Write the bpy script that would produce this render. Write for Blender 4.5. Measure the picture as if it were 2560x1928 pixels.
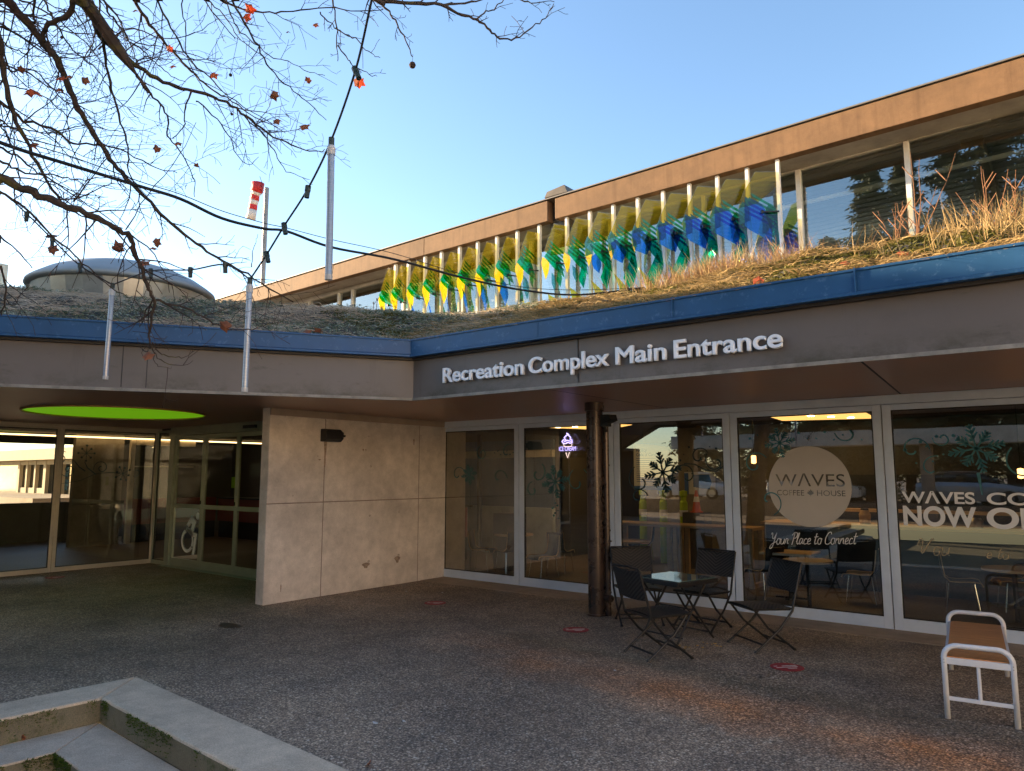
import bpy, bmesh, math, random
import numpy as np
from mathutils import Vector, Matrix
random.seed(7); rng = np.random.default_rng(7)
R = math.radians
for o in list(bpy.data.objects): bpy.data.objects.remove(o)
SC = bpy.context.scene
COL = SC.collection
S = 1.25                                   # metres per modelling unit (applied to every object at the end)
EYE = 1.6                                  # eye height in modelling units (2.0 m)
# ------------------------------------------------------------------ camera
F_PX = 1822.0; PITCH = math.atan(223 / F_PX); YAW = R(38.12)
cd = bpy.data.cameras.new('camera'); cam = bpy.data.objects.new('camera', cd); COL.objects.link(cam)
cam.location = (0, 0, EYE * S); cam.rotation_euler = (R(90) + PITCH, 0, YAW)
cd.sensor_width = 36; cd.lens = 36 * F_PX / 2560; cd.clip_start = .05; cd.clip_end = 3000
SC.camera = cam
# ------------------------------------------------------------------ sky, sun, exposure
SUN_EL = 12.5; SUN_DIR = Vector((-.968, -.25, 0)).normalized()     # horizontal direction towards the sun
w = bpy.data.worlds.new("World"); SC.world = w; w.use_nodes = True
nt = w.node_tree; bg = nt.nodes['Background']
sky = nt.nodes.new('ShaderNodeTexSky'); sky.sky_type = 'NISHITA'; sky.sun_disc = False
sky.sun_elevation = R(SUN_EL); sky.sun_rotation = math.atan2(SUN_DIR.x, SUN_DIR.y)
sky.air_density = 1.0; sky.dust_density = 0.5; sky.ozone_density = 2.2; sky.altitude = 0
nt.links.new(sky.outputs[0], bg.inputs[0]); bg.inputs[1].default_value = .085
sd = bpy.data.lights.new('sun', 'SUN'); sun = bpy.data.objects.new('sun', sd); COL.objects.link(sun)
sd.energy = 4.9; sd.angle = R(.5); sd.color = (1, .74, .46)
v = Vector((SUN_DIR.x * math.cos(R(SUN_EL)), SUN_DIR.y * math.cos(R(SUN_EL)), math.sin(R(SUN_EL))))
sun.rotation_euler = v.to_track_quat('Z', 'Y').to_euler()
SC.view_settings.view_transform = 'Standard'; SC.view_settings.look = 'None'
SC.view_settings.exposure = 2.35; SC.view_settings.gamma = 1
SC.cycles.max_bounces = 10; SC.cycles.transparent_max_bounces = 24; SC.cycles.transmission_bounces = 6
SC.cycles.glossy_bounces = 5; SC.cycles.diffuse_bounces = 4
# ------------------------------------------------------------------ picture-plane helpers: a pixel of the photo meets a known real plane
CX, SX = math.cos(YAW), math.sin(YAW)
def ray(px, py):
    u = (px - 1280) / F_PX; t = (964 - py) / F_PX
    fw = math.cos(PITCH) - t * math.sin(PITCH); z = math.sin(PITCH) + t * math.cos(PITCH)
    return Vector((u * CX - fw * SX, u * SX + fw * CX, z))
EV = Vector((0, 0, EYE))
def onX(px, py, x): d = ray(px, py); return EV + d * (x / d.x)
def onY(px, py, y): d = ray(px, py); return EV + d * (y / d.y)
def onZ(px, py, z=0): d = ray(px, py); return EV + d * ((z - EYE) / d.z)
def far(px, py, dist): d = ray(px, py); return EV + d.normalized() * dist
KD = 2560 / 2212
# ------------------------------------------------------------------ mesh builder
class MB:
    def __init__(s): s.v = []; s.f = []; s.m = []; s.cur = 0
    def add(s, vs, fs, m=None):
        n = len(s.v); s.v += [tuple(p) for p in vs]
        s.f += [tuple(i + n for i in f) for f in fs]; s.m += [s.cur if m is None else m] * len(fs)
    def box(s, a, b, m=None):
        x0, x1 = sorted((a[0], b[0])); y0, y1 = sorted((a[1], b[1])); z0, z1 = sorted((a[2], b[2]))
        s.add([(x0,y0,z0),(x1,y0,z0),(x1,y1,z0),(x0,y1,z0),(x0,y0,z1),(x1,y0,z1),(x1,y1,z1),(x0,y1,z1)],
              [(0,3,2,1),(4,5,6,7),(0,1,5,4),(1,2,6,5),(2,3,7,6),(3,0,4,7)], m)
    def obox(s, c, ax, ay, az, m=None):     # oriented box: centre and three half-axis vectors
        c = Vector(c); ax, ay, az = Vector(ax), Vector(ay), Vector(az); vs = []
        for k in ((-1,-1,-1),(1,-1,-1),(1,1,-1),(-1,1,-1),(-1,-1,1),(1,-1,1),(1,1,1),(-1,1,1)):
            vs.append(c + ax * k[0] + ay * k[1] + az * k[2])
        s.add(vs, [(0,3,2,1),(4,5,6,7),(0,1,5,4),(1,2,6,5),(2,3,7,6),(3,0,4,7)], m)
    def bar(s, a, b, w, h, up=(0,0,1), m=None):
        a, b = Vector(a), Vector(b); d = (b - a); L = d.length; d.normalize()
        side = d.cross(Vector(up)); 
        if side.length < 1e-4: side = d.cross(Vector((1,0,0)))
        side.normalize(); u = side.cross(d).normalized()
        s.obox((a + b) / 2, d * L / 2, side * w / 2, u * h / 2, m)
    def tube(s, pts, r, n=8, m=None, cap=True):
        pts = [Vector(p) for p in pts]; N = len(pts)
        if not hasattr(r, '__len__'): r = [r] * N
        vs = []; fs = []; prev = None
        for i, p in enumerate(pts):
            d = (pts[min(i + 1, N - 1)] - pts[max(i - 1, 0)])
            if d.length < 1e-9: d = Vector((0,0,1))
            d.normalize()
            if prev is None:
                a = Vector((0,0,1)) if abs(d.z) < .9 else Vector((1,0,0))
                prev = d.cross(a).normalized()
            else:
                prev = (prev - d * prev.dot(d))
                prev = prev.normalized() if prev.length > 1e-6 else d.orthogonal().normalized()
            q = d.cross(prev)
            for k in range(n):
                t = 2 * math.pi * k / n
                vs.append(p + (prev * math.cos(t) + q * math.sin(t)) * r[i])
        for i in range(N - 1):
            for k in range(n):
                a = i * n + k; b = i * n + (k + 1) % n
                fs.append((a, b, b + n, a + n))
        if cap: fs.append(tuple(range(n - 1, -1, -1))); fs.append(tuple(range((N - 1) * n, N * n)))
        s.add(vs, fs, m)
    def lathe(s, prof, c=(0,0,0), n=32, m=None, cap=True):
        c = Vector(c); vs = []; fs = []
        for r, z in prof:
            for k in range(n):
                t = 2 * math.pi * k / n; vs.append(c + Vector((r * math.cos(t), r * math.sin(t), z)))
        for i in range(len(prof) - 1):
            for k in range(n):
                a = i * n + k; b = i * n + (k + 1) % n; fs.append((a, b, b + n, a + n))
        if cap: fs.append(tuple(range(n - 1, -1, -1))); fs.append(tuple(range((len(prof) - 1) * n, len(prof) * n)))
        s.add(vs, fs, m)
    def prism(s, poly, z0, z1, m=None, fr=None):   # poly 2D; fr(x,y,z) -> 3D
        fr = fr or (lambda x, y, z: (x, y, z)); n = len(poly)
        vs = [fr(x, y, z0) for x, y in poly] + [fr(x, y, z1) for x, y in poly]
        s.add(vs, [tuple(range(n - 1, -1, -1)), tuple(range(n, 2 * n))] + [(i, (i + 1) % n, n + (i + 1) % n, n + i) for i in range(n)], m)
    def build(s, name, mats, parent=None, smooth=False, bevel=0):
        me = bpy.data.meshes.new(name); me.from_pydata(s.v, [], s.f)
        mats = mats if isinstance(mats, (list, tuple)) else [mats]
        for mt in mats: me.materials.append(mt)
        if len(mats) > 1: me.polygons.foreach_set('material_index', s.m)
        if smooth: me.polygons.foreach_set('use_smooth', [True] * len(me.polygons))
        me.update()
        bm = bmesh.new(); bm.from_mesh(me); bmesh.ops.recalc_face_normals(bm, faces=bm.faces); bm.to_mesh(me); bm.free()
        o = bpy.data.objects.new(name, me); COL.objects.link(o)
        if parent: o.parent = parent
        if bevel:
            b = o.modifiers.new('bevel', 'BEVEL'); b.width = bevel; b.segments = 2; b.limit_method = 'ANGLE'
        return o
def np_mesh(name, V, Fq, mat, parent=None):
    me = bpy.data.meshes.new(name); k = Fq.shape[1]
    me.vertices.add(len(V)); me.vertices.foreach_set('co', V.astype(np.float32).ravel())
    me.loops.add(Fq.size); me.loops.foreach_set('vertex_index', Fq.astype(np.int32).ravel())
    me.polygons.add(len(Fq)); me.polygons.foreach_set('loop_start', np.arange(0, Fq.size, k, dtype=np.int32))
    me.materials.append(mat); me.update(calc_edges=True); me.validate()
    o = bpy.data.objects.new(name, me); COL.objects.link(o)
    if parent: o.parent = parent
    return o
def thing(name, label, cat, loc=(0,0,0), rz=0, group=None, kind=None):
    o = bpy.data.objects.new(name, None); COL.objects.link(o); o.location = loc; o.rotation_euler = (0, 0, rz)
    o.empty_display_size = .2
    return tag(o, label, cat, group, kind)
def tag(o, label=None, cat=None, group=None, kind=None):
    if label: o['label'] = label
    if cat: o['category'] = cat
    if group: o['group'] = group
    if kind: o['kind'] = kind
    return o
def copy_tree(o, parent=None):
    c = o.copy(); COL.objects.link(c); c.parent = parent
    for ch in list(o.children): copy_tree(ch, c)
    return c
# ------------------------------------------------------------------ materials
def nodes(name):
    m = bpy.data.materials.new(name); m.use_nodes = True
    return m, m.node_tree, m.node_tree.nodes['Principled BSDF'], m.node_tree.nodes['Material Output']
def noise(t, scale, detail=4, rough=.6, coord=None, stretch=None):
    n = t.nodes.new('ShaderNodeTexNoise'); n.inputs['Scale'].default_value = scale
    n.inputs['Detail'].default_value = detail; n.inputs['Roughness'].default_value = rough
    c = coord or obj_coord(t)
    if stretch:
        mp = t.nodes.new('ShaderNodeMapping'); mp.inputs['Scale'].default_value = stretch; t.links.new(c, mp.inputs[0]); c = mp.outputs[0]
    t.links.new(c, n.inputs['Vector']); return n.outputs['Fac']
def obj_coord(t):
    for n in t.nodes:
        if n.type == 'TEX_COORD': return n.outputs['Object']
    return t.nodes.new('ShaderNodeTexCoord').outputs['Object']
def ramp(t, fac, stops):
    r = t.nodes.new('ShaderNodeValToRGB'); e = r.color_ramp.elements
    while len(e) > 1: e.remove(e[-1])
    e[0].position = stops[0][0]; e[0].color = (*stops[0][1], 1)
    for p, c in stops[1:]: x = e.new(p); x.color = (*c, 1)
    t.links.new(fac, r.inputs[0]); return r.outputs[0]
def mix(t, fac, a, b, mode='MIX'):
    n = t.nodes.new('ShaderNodeMix'); n.data_type = 'RGBA'; n.blend_type = mode
    for s, x in ((0, fac), (6, a), (7, b)):
        if isinstance(x, (int, float)): n.inputs[s].default_value = x
        elif isinstance(x, tuple): n.inputs[s].default_value = (*x, 1)
        else: t.links.new(x, n.inputs[s])
    return n.outputs[2]
def mth(t, op, a, b=None, clamp=False):
    n = t.nodes.new('ShaderNodeMath'); n.operation = op; n.use_clamp = clamp
    for i, x in enumerate((a, b)):
        if x is None: continue
        if isinstance(x, (int, float)): n.inputs[i].default_value = x
        else: t.links.new(x, n.inputs[i])
    return n.outputs[0]
def bump(t, b, h, strength=.3, dist=.01):
    n = t.nodes.new('ShaderNodeBump'); n.inputs['Strength'].default_value = strength; n.inputs['Distance'].default_value = dist
    t.links.new(h, n.inputs['Height']); t.links.new(n.outputs[0], b.inputs['Normal'])
def mat(name, c, rough=.6, metal=0, var=.25, scale=3, spec=.5, bs=0, bscale=60, stretch=None, dirt=None):
    m, t, b, o = nodes(name)
    f = noise(t, scale, 6, .65, stretch=stretch)
    lo = tuple(x * (1 - var) for x in c); hi = tuple(min(1, x * (1 + var)) for x in c)
    col = ramp(t, f, [(.3, lo), (.7, hi)])
    if dirt:
        f2 = noise(t, dirt[1], 8, .7, stretch=dirt[3] if len(dirt) > 3 else None)
        mk = ramp(t, f2, [(dirt[2], (0,0,0)), (dirt[2] + .15, (1,1,1))]); col = mix(t, mk, col, dirt[0])
    t.links.new(col, b.inputs['Base Color'])
    rr = mth(t, 'ADD', mth(t, 'MULTIPLY', f, .25), rough - .12, True); t.links.new(rr, b.inputs['Roughness'])
    b.inputs['Metallic'].default_value = metal; b.inputs['Specular IOR Level'].default_value = spec
    if bs: bump(t, b, noise(t, bscale, 5, .7), bs, .01)
    return m
def emis(name, c, s):
    m, t, b, o = nodes(name); b.inputs['Base Color'].default_value = (*c, 1)
    b.inputs['Emission Color'].default_value = (*c, 1); b.inputs['Emission Strength'].default_value = s
    return m
def glass(name, tint=(.86,.92,.9), ior=1.5, gain=1.5, base=.03, wav=0):
    m, t, b, o = nodes(name); t.nodes.remove(b)
    tr = t.nodes.new('ShaderNodeBsdfTransparent'); tr.inputs[0].default_value = (*tint, 1)
    gl = t.nodes.new('ShaderNodeBsdfGlossy'); gl.inputs['Roughness'].default_value = .0; gl.inputs['Color'].default_value = (.95,1,1,1)
    fr = t.nodes.new('ShaderNodeFresnel'); fr.inputs['IOR'].default_value = ior
    fac = mth(t, 'ADD', mth(t, 'MULTIPLY', fr.outputs[0], gain), base, True)
    mx = t.nodes.new('ShaderNodeMixShader'); t.links.new(fac, mx.inputs[0]); t.links.new(tr.outputs[0], mx.inputs[1]); t.links.new(gl.outputs[0], mx.inputs[2])
    if wav:
        bn = t.nodes.new('ShaderNodeBump'); bn.inputs['Strength'].default_value = wav; bn.inputs['Distance'].default_value = .02
        t.links.new(noise(t, 1.3, 2, .5), bn.inputs['Height']); t.links.new(bn.outputs[0], gl.inputs['Normal'])
    t.links.new(mx.outputs[0], o.inputs[0]); return m
def colour_glass(name, c, solid=.25, gl_=.08):
    m, t, b, o = nodes(name); t.nodes.remove(b)
    tr = t.nodes.new('ShaderNodeBsdfTransparent'); tr.inputs[0].default_value = (*c, 1)
    tl = t.nodes.new('ShaderNodeBsdfTranslucent'); tl.inputs[0].default_value = (*c, 1)
    gl = t.nodes.new('ShaderNodeBsdfGlossy'); gl.inputs['Roughness'].default_value = .06
    m1 = t.nodes.new('ShaderNodeMixShader'); m1.inputs[0].default_value = solid
    t.links.new(tr.outputs[0], m1.inputs[1]); t.links.new(tl.outputs[0], m1.inputs[2])
    m2 = t.nodes.new('ShaderNodeMixShader'); m2.inputs[0].default_value = gl_
    t.links.new(m1.outputs[0], m2.inputs[1]); t.links.new(gl.outputs[0], m2.inputs[2]); t.links.new(m2.outputs[0], o.inputs[0])
    return m
M = {}
# asphalt with exposed aggregate and a rust-coloured stain
def asphalt():
    m, t, b, o = nodes('asphalt'); co = obj_coord(t)
    vo = t.nodes.new('ShaderNodeTexVoronoi'); vo.inputs['Scale'].default_value = 78; t.links.new(co, vo.inputs['Vector'])
    sep = t.nodes.new('ShaderNodeSeparateColor'); t.links.new(vo.outputs['Color'], sep.inputs[0])
    stone = ramp(t, sep.outputs[0], [(0, (.135,.10,.075)), (.45, (.265,.20,.15)), (.72, (.43,.33,.24)), (.88, (.64,.51,.38)), (.97, (.80,.71,.58)), (1, (.88,.83,.74))])
    v2 = t.nodes.new('ShaderNodeTexVoronoi'); v2.inputs['Scale'].default_value = 150; t.links.new(co, v2.inputs['Vector'])
    s2 = t.nodes.new('ShaderNodeSeparateColor'); t.links.new(v2.outputs['Color'], s2.inputs[0])
    stone = mix(t, .4, stone, ramp(t, s2.outputs[1], [(0, (.08,.065,.052)), (.6, (.31,.26,.205)), (1, (.70,.60,.48))]))
    gap = ramp(t, vo.outputs['Distance'], [(.35, (1,1,1)), (.75, (.42,.42,.42))]); stone = mix(t, 1.0, stone, gap, 'MULTIPLY')
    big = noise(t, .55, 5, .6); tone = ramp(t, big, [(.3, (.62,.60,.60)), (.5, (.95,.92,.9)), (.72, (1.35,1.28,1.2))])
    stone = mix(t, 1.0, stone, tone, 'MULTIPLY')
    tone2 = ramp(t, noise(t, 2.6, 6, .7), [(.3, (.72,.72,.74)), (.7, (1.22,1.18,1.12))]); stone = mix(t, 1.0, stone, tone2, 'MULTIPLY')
    xyz = t.nodes.new('ShaderNodeSeparateXYZ'); t.links.new(co, xyz.inputs[0])
    # band running roughly along X between y=5.5 (x=-5) and y=5.0 (x=-.4)
    line = mth(t, 'ADD', mth(t, 'MULTIPLY', xyz.outputs[0], -.105), 4.93)
    dist = mth(t, 'ABSOLUTE', mth(t, 'SUBTRACT', xyz.outputs[1], line))
    nz = noise(t, 1.7, 5, .65); nz2 = noise(t, 9, 5, .7)
    band = mth(t, 'SUBTRACT', 1, mth(t, 'DIVIDE', dist, mth(t, 'MULTIPLY', nz, 1.15)), True)
    xm = mth(t, 'MULTIPLY', mth(t, 'ADD', xyz.outputs[0], 5.3), 1.2, True)
    band = mth(t, 'MULTIPLY', mth(t, 'MULTIPLY', band, xm, True), mth(t, 'MULTIPLY', ramp(t, noise(t, .8, 3, .6), [(.35, (.12,.12,.12)), (.62, (1.5,1.5,1.5))]), mth(t, 'ADD', mth(t, 'MULTIPLY', nz2, .9), .25)), True)
    stone = mix(t, mth(t, 'MULTIPLY', band, .85, True), stone, mix(t, 1.0, stone, (2.0,1.05,.50), 'MULTIPLY'))
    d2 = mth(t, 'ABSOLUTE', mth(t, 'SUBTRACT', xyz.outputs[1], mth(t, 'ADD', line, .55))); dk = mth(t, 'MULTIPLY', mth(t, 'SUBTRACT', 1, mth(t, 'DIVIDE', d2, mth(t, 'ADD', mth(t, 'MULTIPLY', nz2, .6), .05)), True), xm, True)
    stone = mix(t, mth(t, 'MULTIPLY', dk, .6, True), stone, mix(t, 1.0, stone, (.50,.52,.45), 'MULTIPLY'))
    t.links.new(stone, b.inputs['Base Color'])
    wet = ramp(t, noise(t, .9, 4, .6), [(.35, (.55,.55,.55)), (.7, (.85,.85,.85))]); t.links.new(wet, b.inputs['Roughness'])
    b.inputs['Specular IOR Level'].default_value = .4
    bump(t, b, vo.outputs['Distance'], .55, .006); return m
M['asphalt'] = asphalt()
def concrete(name, c, grain=.16, moss=None, vert=False, streak=None):
    m, t, b, o = nodes(name)
    a = noise(t, 1.1, 6, .62); k = noise(t, 7, 8, .72); g = noise(t, 140, 3, .6)
    col = ramp(t, a, [(.28, tuple(x * .72 for x in c)), (.5, c), (.74, tuple(x * 1.2 for x in c))])
    col = mix(t, .5, col, mix(t, 1.0, col, ramp(t, k, [(.3, (.62,.6,.58)), (.65, (1.18,1.16,1.14))]), 'MULTIPLY'))
    col = mix(t, 1.0, col, ramp(t, g, [(.3, (1 - grain,) * 3), (.7, (1 + grain,) * 3)]), 'MULTIPLY')
    if streak:
        sn = noise(t, 3.0, 6, .6, stretch=streak[1]); col = mix(t, mth(t, 'MULTIPLY', ramp(t, sn, [(.5, (0,0,0)), (.72, (1,1,1))]), streak[2]), col, streak[0])
    if moss:
        mk = ramp(t, noise(t, moss[1], 8, .75), [(moss[2], (0,0,0)), (moss[2] + .12, (1,1,1))])
        col = mix(t, mk, col, mix(t, noise(t, 30, 4, .6), tuple(x * .4 for x in moss[0]), tuple(x * 1.6 for x in moss[0])))
    pits = t.nodes.new('ShaderNodeTexVoronoi'); pits.inputs['Scale'].default_value = 6.5; t.links.new(obj_coord(t), pits.inputs['Vector'])
    pk = ramp(t, pits.outputs['Distance'], [(.02, (.45,.42,.4)), (.06, (1,1,1))]); col = mix(t, .6, col, mix(t, 1.0, col, pk, 'MULTIPLY'))
    t.links.new(col, b.inputs['Base Color']); b.inputs['Roughness'].default_value = .82
    bump(t, b, k, .35, .012); return m
M['concrete'] = concrete('board_concrete', (.62,.56,.50))
M['kerb'] = concrete('kerb_concrete', (.56,.46,.34), .25, ((.08,.10,.03), 5, .66))
M['riser'] = concrete('mossy_riser', (.16,.14,.09), .3, ((.055,.075,.018), 5.5, .53))
M['sill'] = concrete('sill_concrete', (.30,.235,.18), .25)
M['hall_fascia'] = concrete('hall_fascia_concrete', (.185,.103,.048), .12, streak=((.09,.045,.018), (2.2, 1, .12), .65))
M['step'] = concrete('step_concrete', (.48,.40,.31), .25, ((.07,.09,.03), 6, .68))
M['fascia'] = mat('painted_metal_fascia', (.138,.118,.108), .5, 0, .10, 1.2, .5, dirt=((.07,.065,.05), 2.2, .60, (1,1,3)))
def grime(m):                               # grime line with its own ragged shape along the bottom of the fascia
    t = m.node_tree; b = t.nodes['Principled BSDF']; src = b.inputs['Base Color'].links[0].from_socket
    x = t.nodes.new('ShaderNodeSeparateXYZ'); t.links.new(obj_coord(t), x.inputs[0])
    hgt = mth(t, 'DIVIDE', mth(t, 'SUBTRACT', 2.62, x.outputs[2]), .17, True)
    n1 = ramp(t, noise(t, 2.0, 8, .75, stretch=(1, 1, 1.5)), [(.45, (0,0,0)), (.62, (1,1,1))]); f = mth(t, 'MULTIPLY', mth(t, 'MULTIPLY', hgt, n1), .8, True)
    col = mix(t, f, src, (.055,.050,.028))
    st2 = ramp(t, noise(t, 5.0, 5, .7, stretch=(1, 1, .08)), [(.60, (0,0,0)), (.70, (1,1,1))]); col = mix(t, mth(t, 'MULTIPLY', st2, .35), col, (.075,.065,.055))
    t.links.new(col, b.inputs['Base Color'])
grime(M['fascia'])
M['seam_and_shade'] = mat('dark_seam_and_shade', (.03,.028,.028), .6)
M['drip'] = mat('light_drip_edge', (.24,.22,.19), .6, 0, .35, 8)
M['blue'] = mat('blue_flashing', (.018,.082,.20), .45, .0, .16, 2.2, .35, dirt=((.09,.18,.32), 15, .57))
M['soffit'] = mat('brown_metal_soffit', (.40,.23,.165), .38, .15, .10, 1.0, .6)
M['frame'] = mat('grey_aluminium_frame', (.58,.67,.80), .45, .1, .08, 4)
M['frame_green'] = mat('green_grey_aluminium', (.33,.35,.26), .42, .35, .12, 4)
M['frame_warm'] = mat('warm_grey_aluminium', (.48,.42,.34), .45, .25, .1, 4)
M['gasket'] = mat('black_gasket', (.012,.012,.012), .6)
M['glass'] = glass('window_glass', (.84,.90,.90), 1.5, 2.3, .09, .015)
M['glass_lobby'] = glass('lobby_glass', (.72,.74,.68), 1.5, 1.5, .035, .02)
M['glass_door'] = glass('door_glass', (.70,.74,.68), 1.5, .45, .0)
M['glass_hall'] = glass('hall_glass', (.80,.85,.85), 1.5, 1.6, .20, .012)
M['white_post'] = mat('white_painted_post', (.85,.80,.74), .5, .0, .12, 5)
M['steel_brown'] = mat('brown_painted_steel', (.055,.034,.026), .28, .3, .35, 5, .7)
M['black'] = mat('black_plastic', (.012,.012,.012), .5)
M['lime'] = emis('glowing_lime_panel', (.36,.95,.012), .055)  # lime disc carries a faint even emission of its own
M['lime_rim'] = mat('copper_rim', (.35,.2,.08), .5)
M['wicker'] = None
M['metal_black'] = mat('black_powder_coat', (.011,.010,.010), .5, .0, .3, 20)
M['bench_white'] = mat('white_powder_coat', (.66,.67,.70), .38, .0, .06, 8)
M['letter'] = mat('pale_sign_letter', (.82,.85,.90), .45, 0, .06, 6)
M['decal_white'] = mat('frosted_white_vinyl', (.78,.79,.80), .6, 0, .03)
M['decal_disc'] = mat('frosted_grey_vinyl', (.52,.48,.42), .6, 0, .06, 2)
M['decal_teal'] = mat('teal_snow_vinyl', (.045,.17,.19), .55, 0, .35, 6)
M['decal_teal_dark'] = mat('dark_teal_vinyl', (.012,.045,.055), .55, 0, .3, 6)
M['galv'] = mat('weathered_zinc', (.42,.40,.37), .32, .75, .25, 2, dirt=((.30,.22,.15), 1.5, .6))
M['zinc_top'] = mat('matt_zinc_dome', (.30,.30,.30), .55, .3, .12, 1.2)
M['soil'] = mat('roof_soil', (.045,.038,.025), .95, 0, .4, 6)
M['red_decal'] = mat('worn_red_floor_sticker', (.34,.035,.038), .7, 0, .3, 25, dirt=((.10,.07,.06), 45, .64))
M['white_worn'] = mat('worn_white_print', (.62,.50,.46), .7, 0, .3, 40, dirt=((.10,.04,.04), 40, .58))
M['ply'] = mat('birch_plywood', (.55,.38,.20), .5, 0, .15, 4, stretch=(1, 8, 8))
M['ply_edge'] = mat('pale_table_edge', (.62,.60,.50), .5)
M['chair_black'] = mat('black_seat_shell', (.02,.02,.022), .45)
M['chrome'] = mat('chromed_tube', (.75,.75,.75), .18, 1.0, .05)
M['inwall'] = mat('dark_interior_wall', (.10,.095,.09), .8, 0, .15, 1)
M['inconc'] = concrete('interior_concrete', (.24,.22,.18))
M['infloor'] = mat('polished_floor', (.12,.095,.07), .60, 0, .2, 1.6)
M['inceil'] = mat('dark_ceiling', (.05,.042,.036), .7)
M['inblue'] = mat('blue_shutter', (.07,.12,.20), .6, 0, .15, 2, stretch=(30, 1, 1))
M['counter'] = mat('black_counter_front', (.028,.03,.035), .4, 0, .3, 3)
M['red'] = mat('dull_red_panel', (.19,.035,.03), .6, 0, .15)
M['cove'] = emis('warm_lit_cove', (1, .50, .13), .42)
M['cove_lamp'] = emis('cove_spot', (1, .78, .42), 6)
M['strip'] = emis('warm_strip_light', (1, .62, .28), 1.2)
M['neon'] = emis('violet_neon', (.55, .42, 1), .75)
M['pendant'] = emis('amber_bulb', (1, .42, .12), 1.6)
M['poster'] = mat('poster_paper', (.55,.58,.60), .6, 0, .03)
M['poster_blue'] = mat('poster_blue_ink', (.03,.12,.36), .6, 0, .05)
M['hivis'] = mat('lime_bollard_plastic', (.42,.62,.03), .5, 0, .08)
M['orange'] = mat('orange_cone_plastic', (.62,.10,.03), .5)
M['cable'] = mat('black_rubber_cable', (.010,.010,.011), .6)
M['acrylic'] = mat('milky_acrylic_tube', (.26,.30,.38), .12, .0, .25, 8, 1.0, stretch=(1, 1, 30))
M['acrylic_cap'] = mat('grey_plastic_cap', (.45,.45,.45), .4)
M['moss_socket'] = mat('green_black_socket', (.02,.035,.03), .5)
M['bark'] = mat('mossy_bark', (.055,.040,.032), .9, 0, .4, 14, .2, .6, 60, dirt=((.12,.105,.02), 5, .56))
M['twig'] = mat('brown_twig', (.050,.033,.028), .9, 0, .3, 20, .2)
M['leaf_red'] = mat('dead_orange_leaf', (.62,.15,.05), .7, 0, .35, 8)
M['leaf_brown'] = mat('dead_brown_leaf', (.34,.13,.065), .7, 0, .35, 8)
M['leaf_green'] = mat('conifer_needles', (.040,.060,.022), .75, 0, .45, 1.2)
M['bush_green'] = mat('shrub_leaves', (.09,.115,.02), .7, 0, .45, 3)
M['trunk'] = mat('tree_trunk', (.09,.065,.045), .9, 0, .3, 6, .2, .5, 30)
M['wind_red'] = mat('red_nylon', (.62,.025,.025), .6); M['wind_white'] = mat('white_nylon', (.70,.62,.55), .6)
M['yard_wall'] = concrete('render_wall', (.80,.70,.56))
M['cream'] = mat('cream_painted_frame', (.62,.56,.44), .6)
M['dark_glass'] = mat('dark_reflecting_pane', (.02,.025,.02), .12, 0, .3, 2, .8)
M['crumb'] = mat('yellow_crumb', (.50,.30,.08), .8); M['litter'] = mat('white_litter', (.6,.6,.6), .8)
def grass_mat(name, cols, scale=1.2):
    m, t, b, o = nodes(name)
    f = noise(t, scale, 5, .7); f2 = noise(t, 30, 3, .7)
    col = ramp(t, mth(t, 'ADD', mth(t, 'MULTIPLY', f, .6), mth(t, 'MULTIPLY', f2, .4)), [(.3 + .1 * i * 4 / max(1, len(cols) - 1), c) for i, c in enumerate(cols)])
    t.links.new(col, b.inputs['Base Color']); b.inputs['Roughness'].default_value = .8; b.inputs['Specular IOR Level'].default_value = .25
    tl = t.nodes.new('ShaderNodeBsdfTranslucent'); t.links.new(col, tl.inputs[0])
    mx = t.nodes.new('ShaderNodeMixShader'); mx.inputs[0].default_value = .25
    t.links.new(b.outputs[0], mx.inputs[1]); t.links.new(tl.outputs[0], mx.inputs[2]); t.links.new(mx.outputs[0], o.inputs[0])
    return m
M['straw_gold'] = grass_mat('golden_straw', [(.14,.09,.038), (.32,.22,.095), (.50,.39,.20)])
M['straw_pink'] = grass_mat('frosted_pink_straw', [(.22,.16,.11), (.50,.39,.28), (.80,.71,.58)])
M['cover_frost'] = grass_mat('frosted_ground_cover', [(.04,.055,.03), (.15,.175,.11), (.55,.60,.55)], 5)
M['cover_olive'] = grass_mat('olive_ground_cover', [(.03,.035,.008), (.10,.095,.02), (.26,.21,.055)], 4)
M['stem_red'] = grass_mat('reddish_stem', [(.20,.095,.05), (.40,.22,.12)])
def wicker():
    m, t, b, o = nodes('black_woven_wicker'); co = obj_coord(t)
    x = t.nodes.new('ShaderNodeSeparateXYZ'); t.links.new(t.nodes.new('ShaderNodeTexCoord').outputs['UV'], x.inputs[0])
    ax = mth(t, 'ABSOLUTE', mth(t, 'SUBTRACT', x.outputs[0], .5))
    ph = mth(t, 'ADD', mth(t, 'MULTIPLY', x.outputs[1], 62), mth(t, 'MULTIPLY', ax, -55))
    wv = mth(t, 'SINE', ph); w2 = mth(t, 'SINE', mth(t, 'MULTIPLY', x.outputs[0], 260))
    hgt = mth(t, 'ADD', mth(t, 'MULTIPLY', wv, .7), mth(t, 'MULTIPLY', w2, .3))
    col = ramp(t, mth(t, 'ADD', mth(t, 'MULTIPLY', hgt, .5), .5), [(.2, (.008,.008,.009)), (.8, (.050,.044,.040))])
    t.links.new(col, b.inputs['Base Color']); b.inputs['Roughness'].default_value = .5; b.inputs['Specular IOR Level'].default_value = .25
    bump(t, b, hgt, .6, .004); return m
M['wicker'] = wicker()
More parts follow.
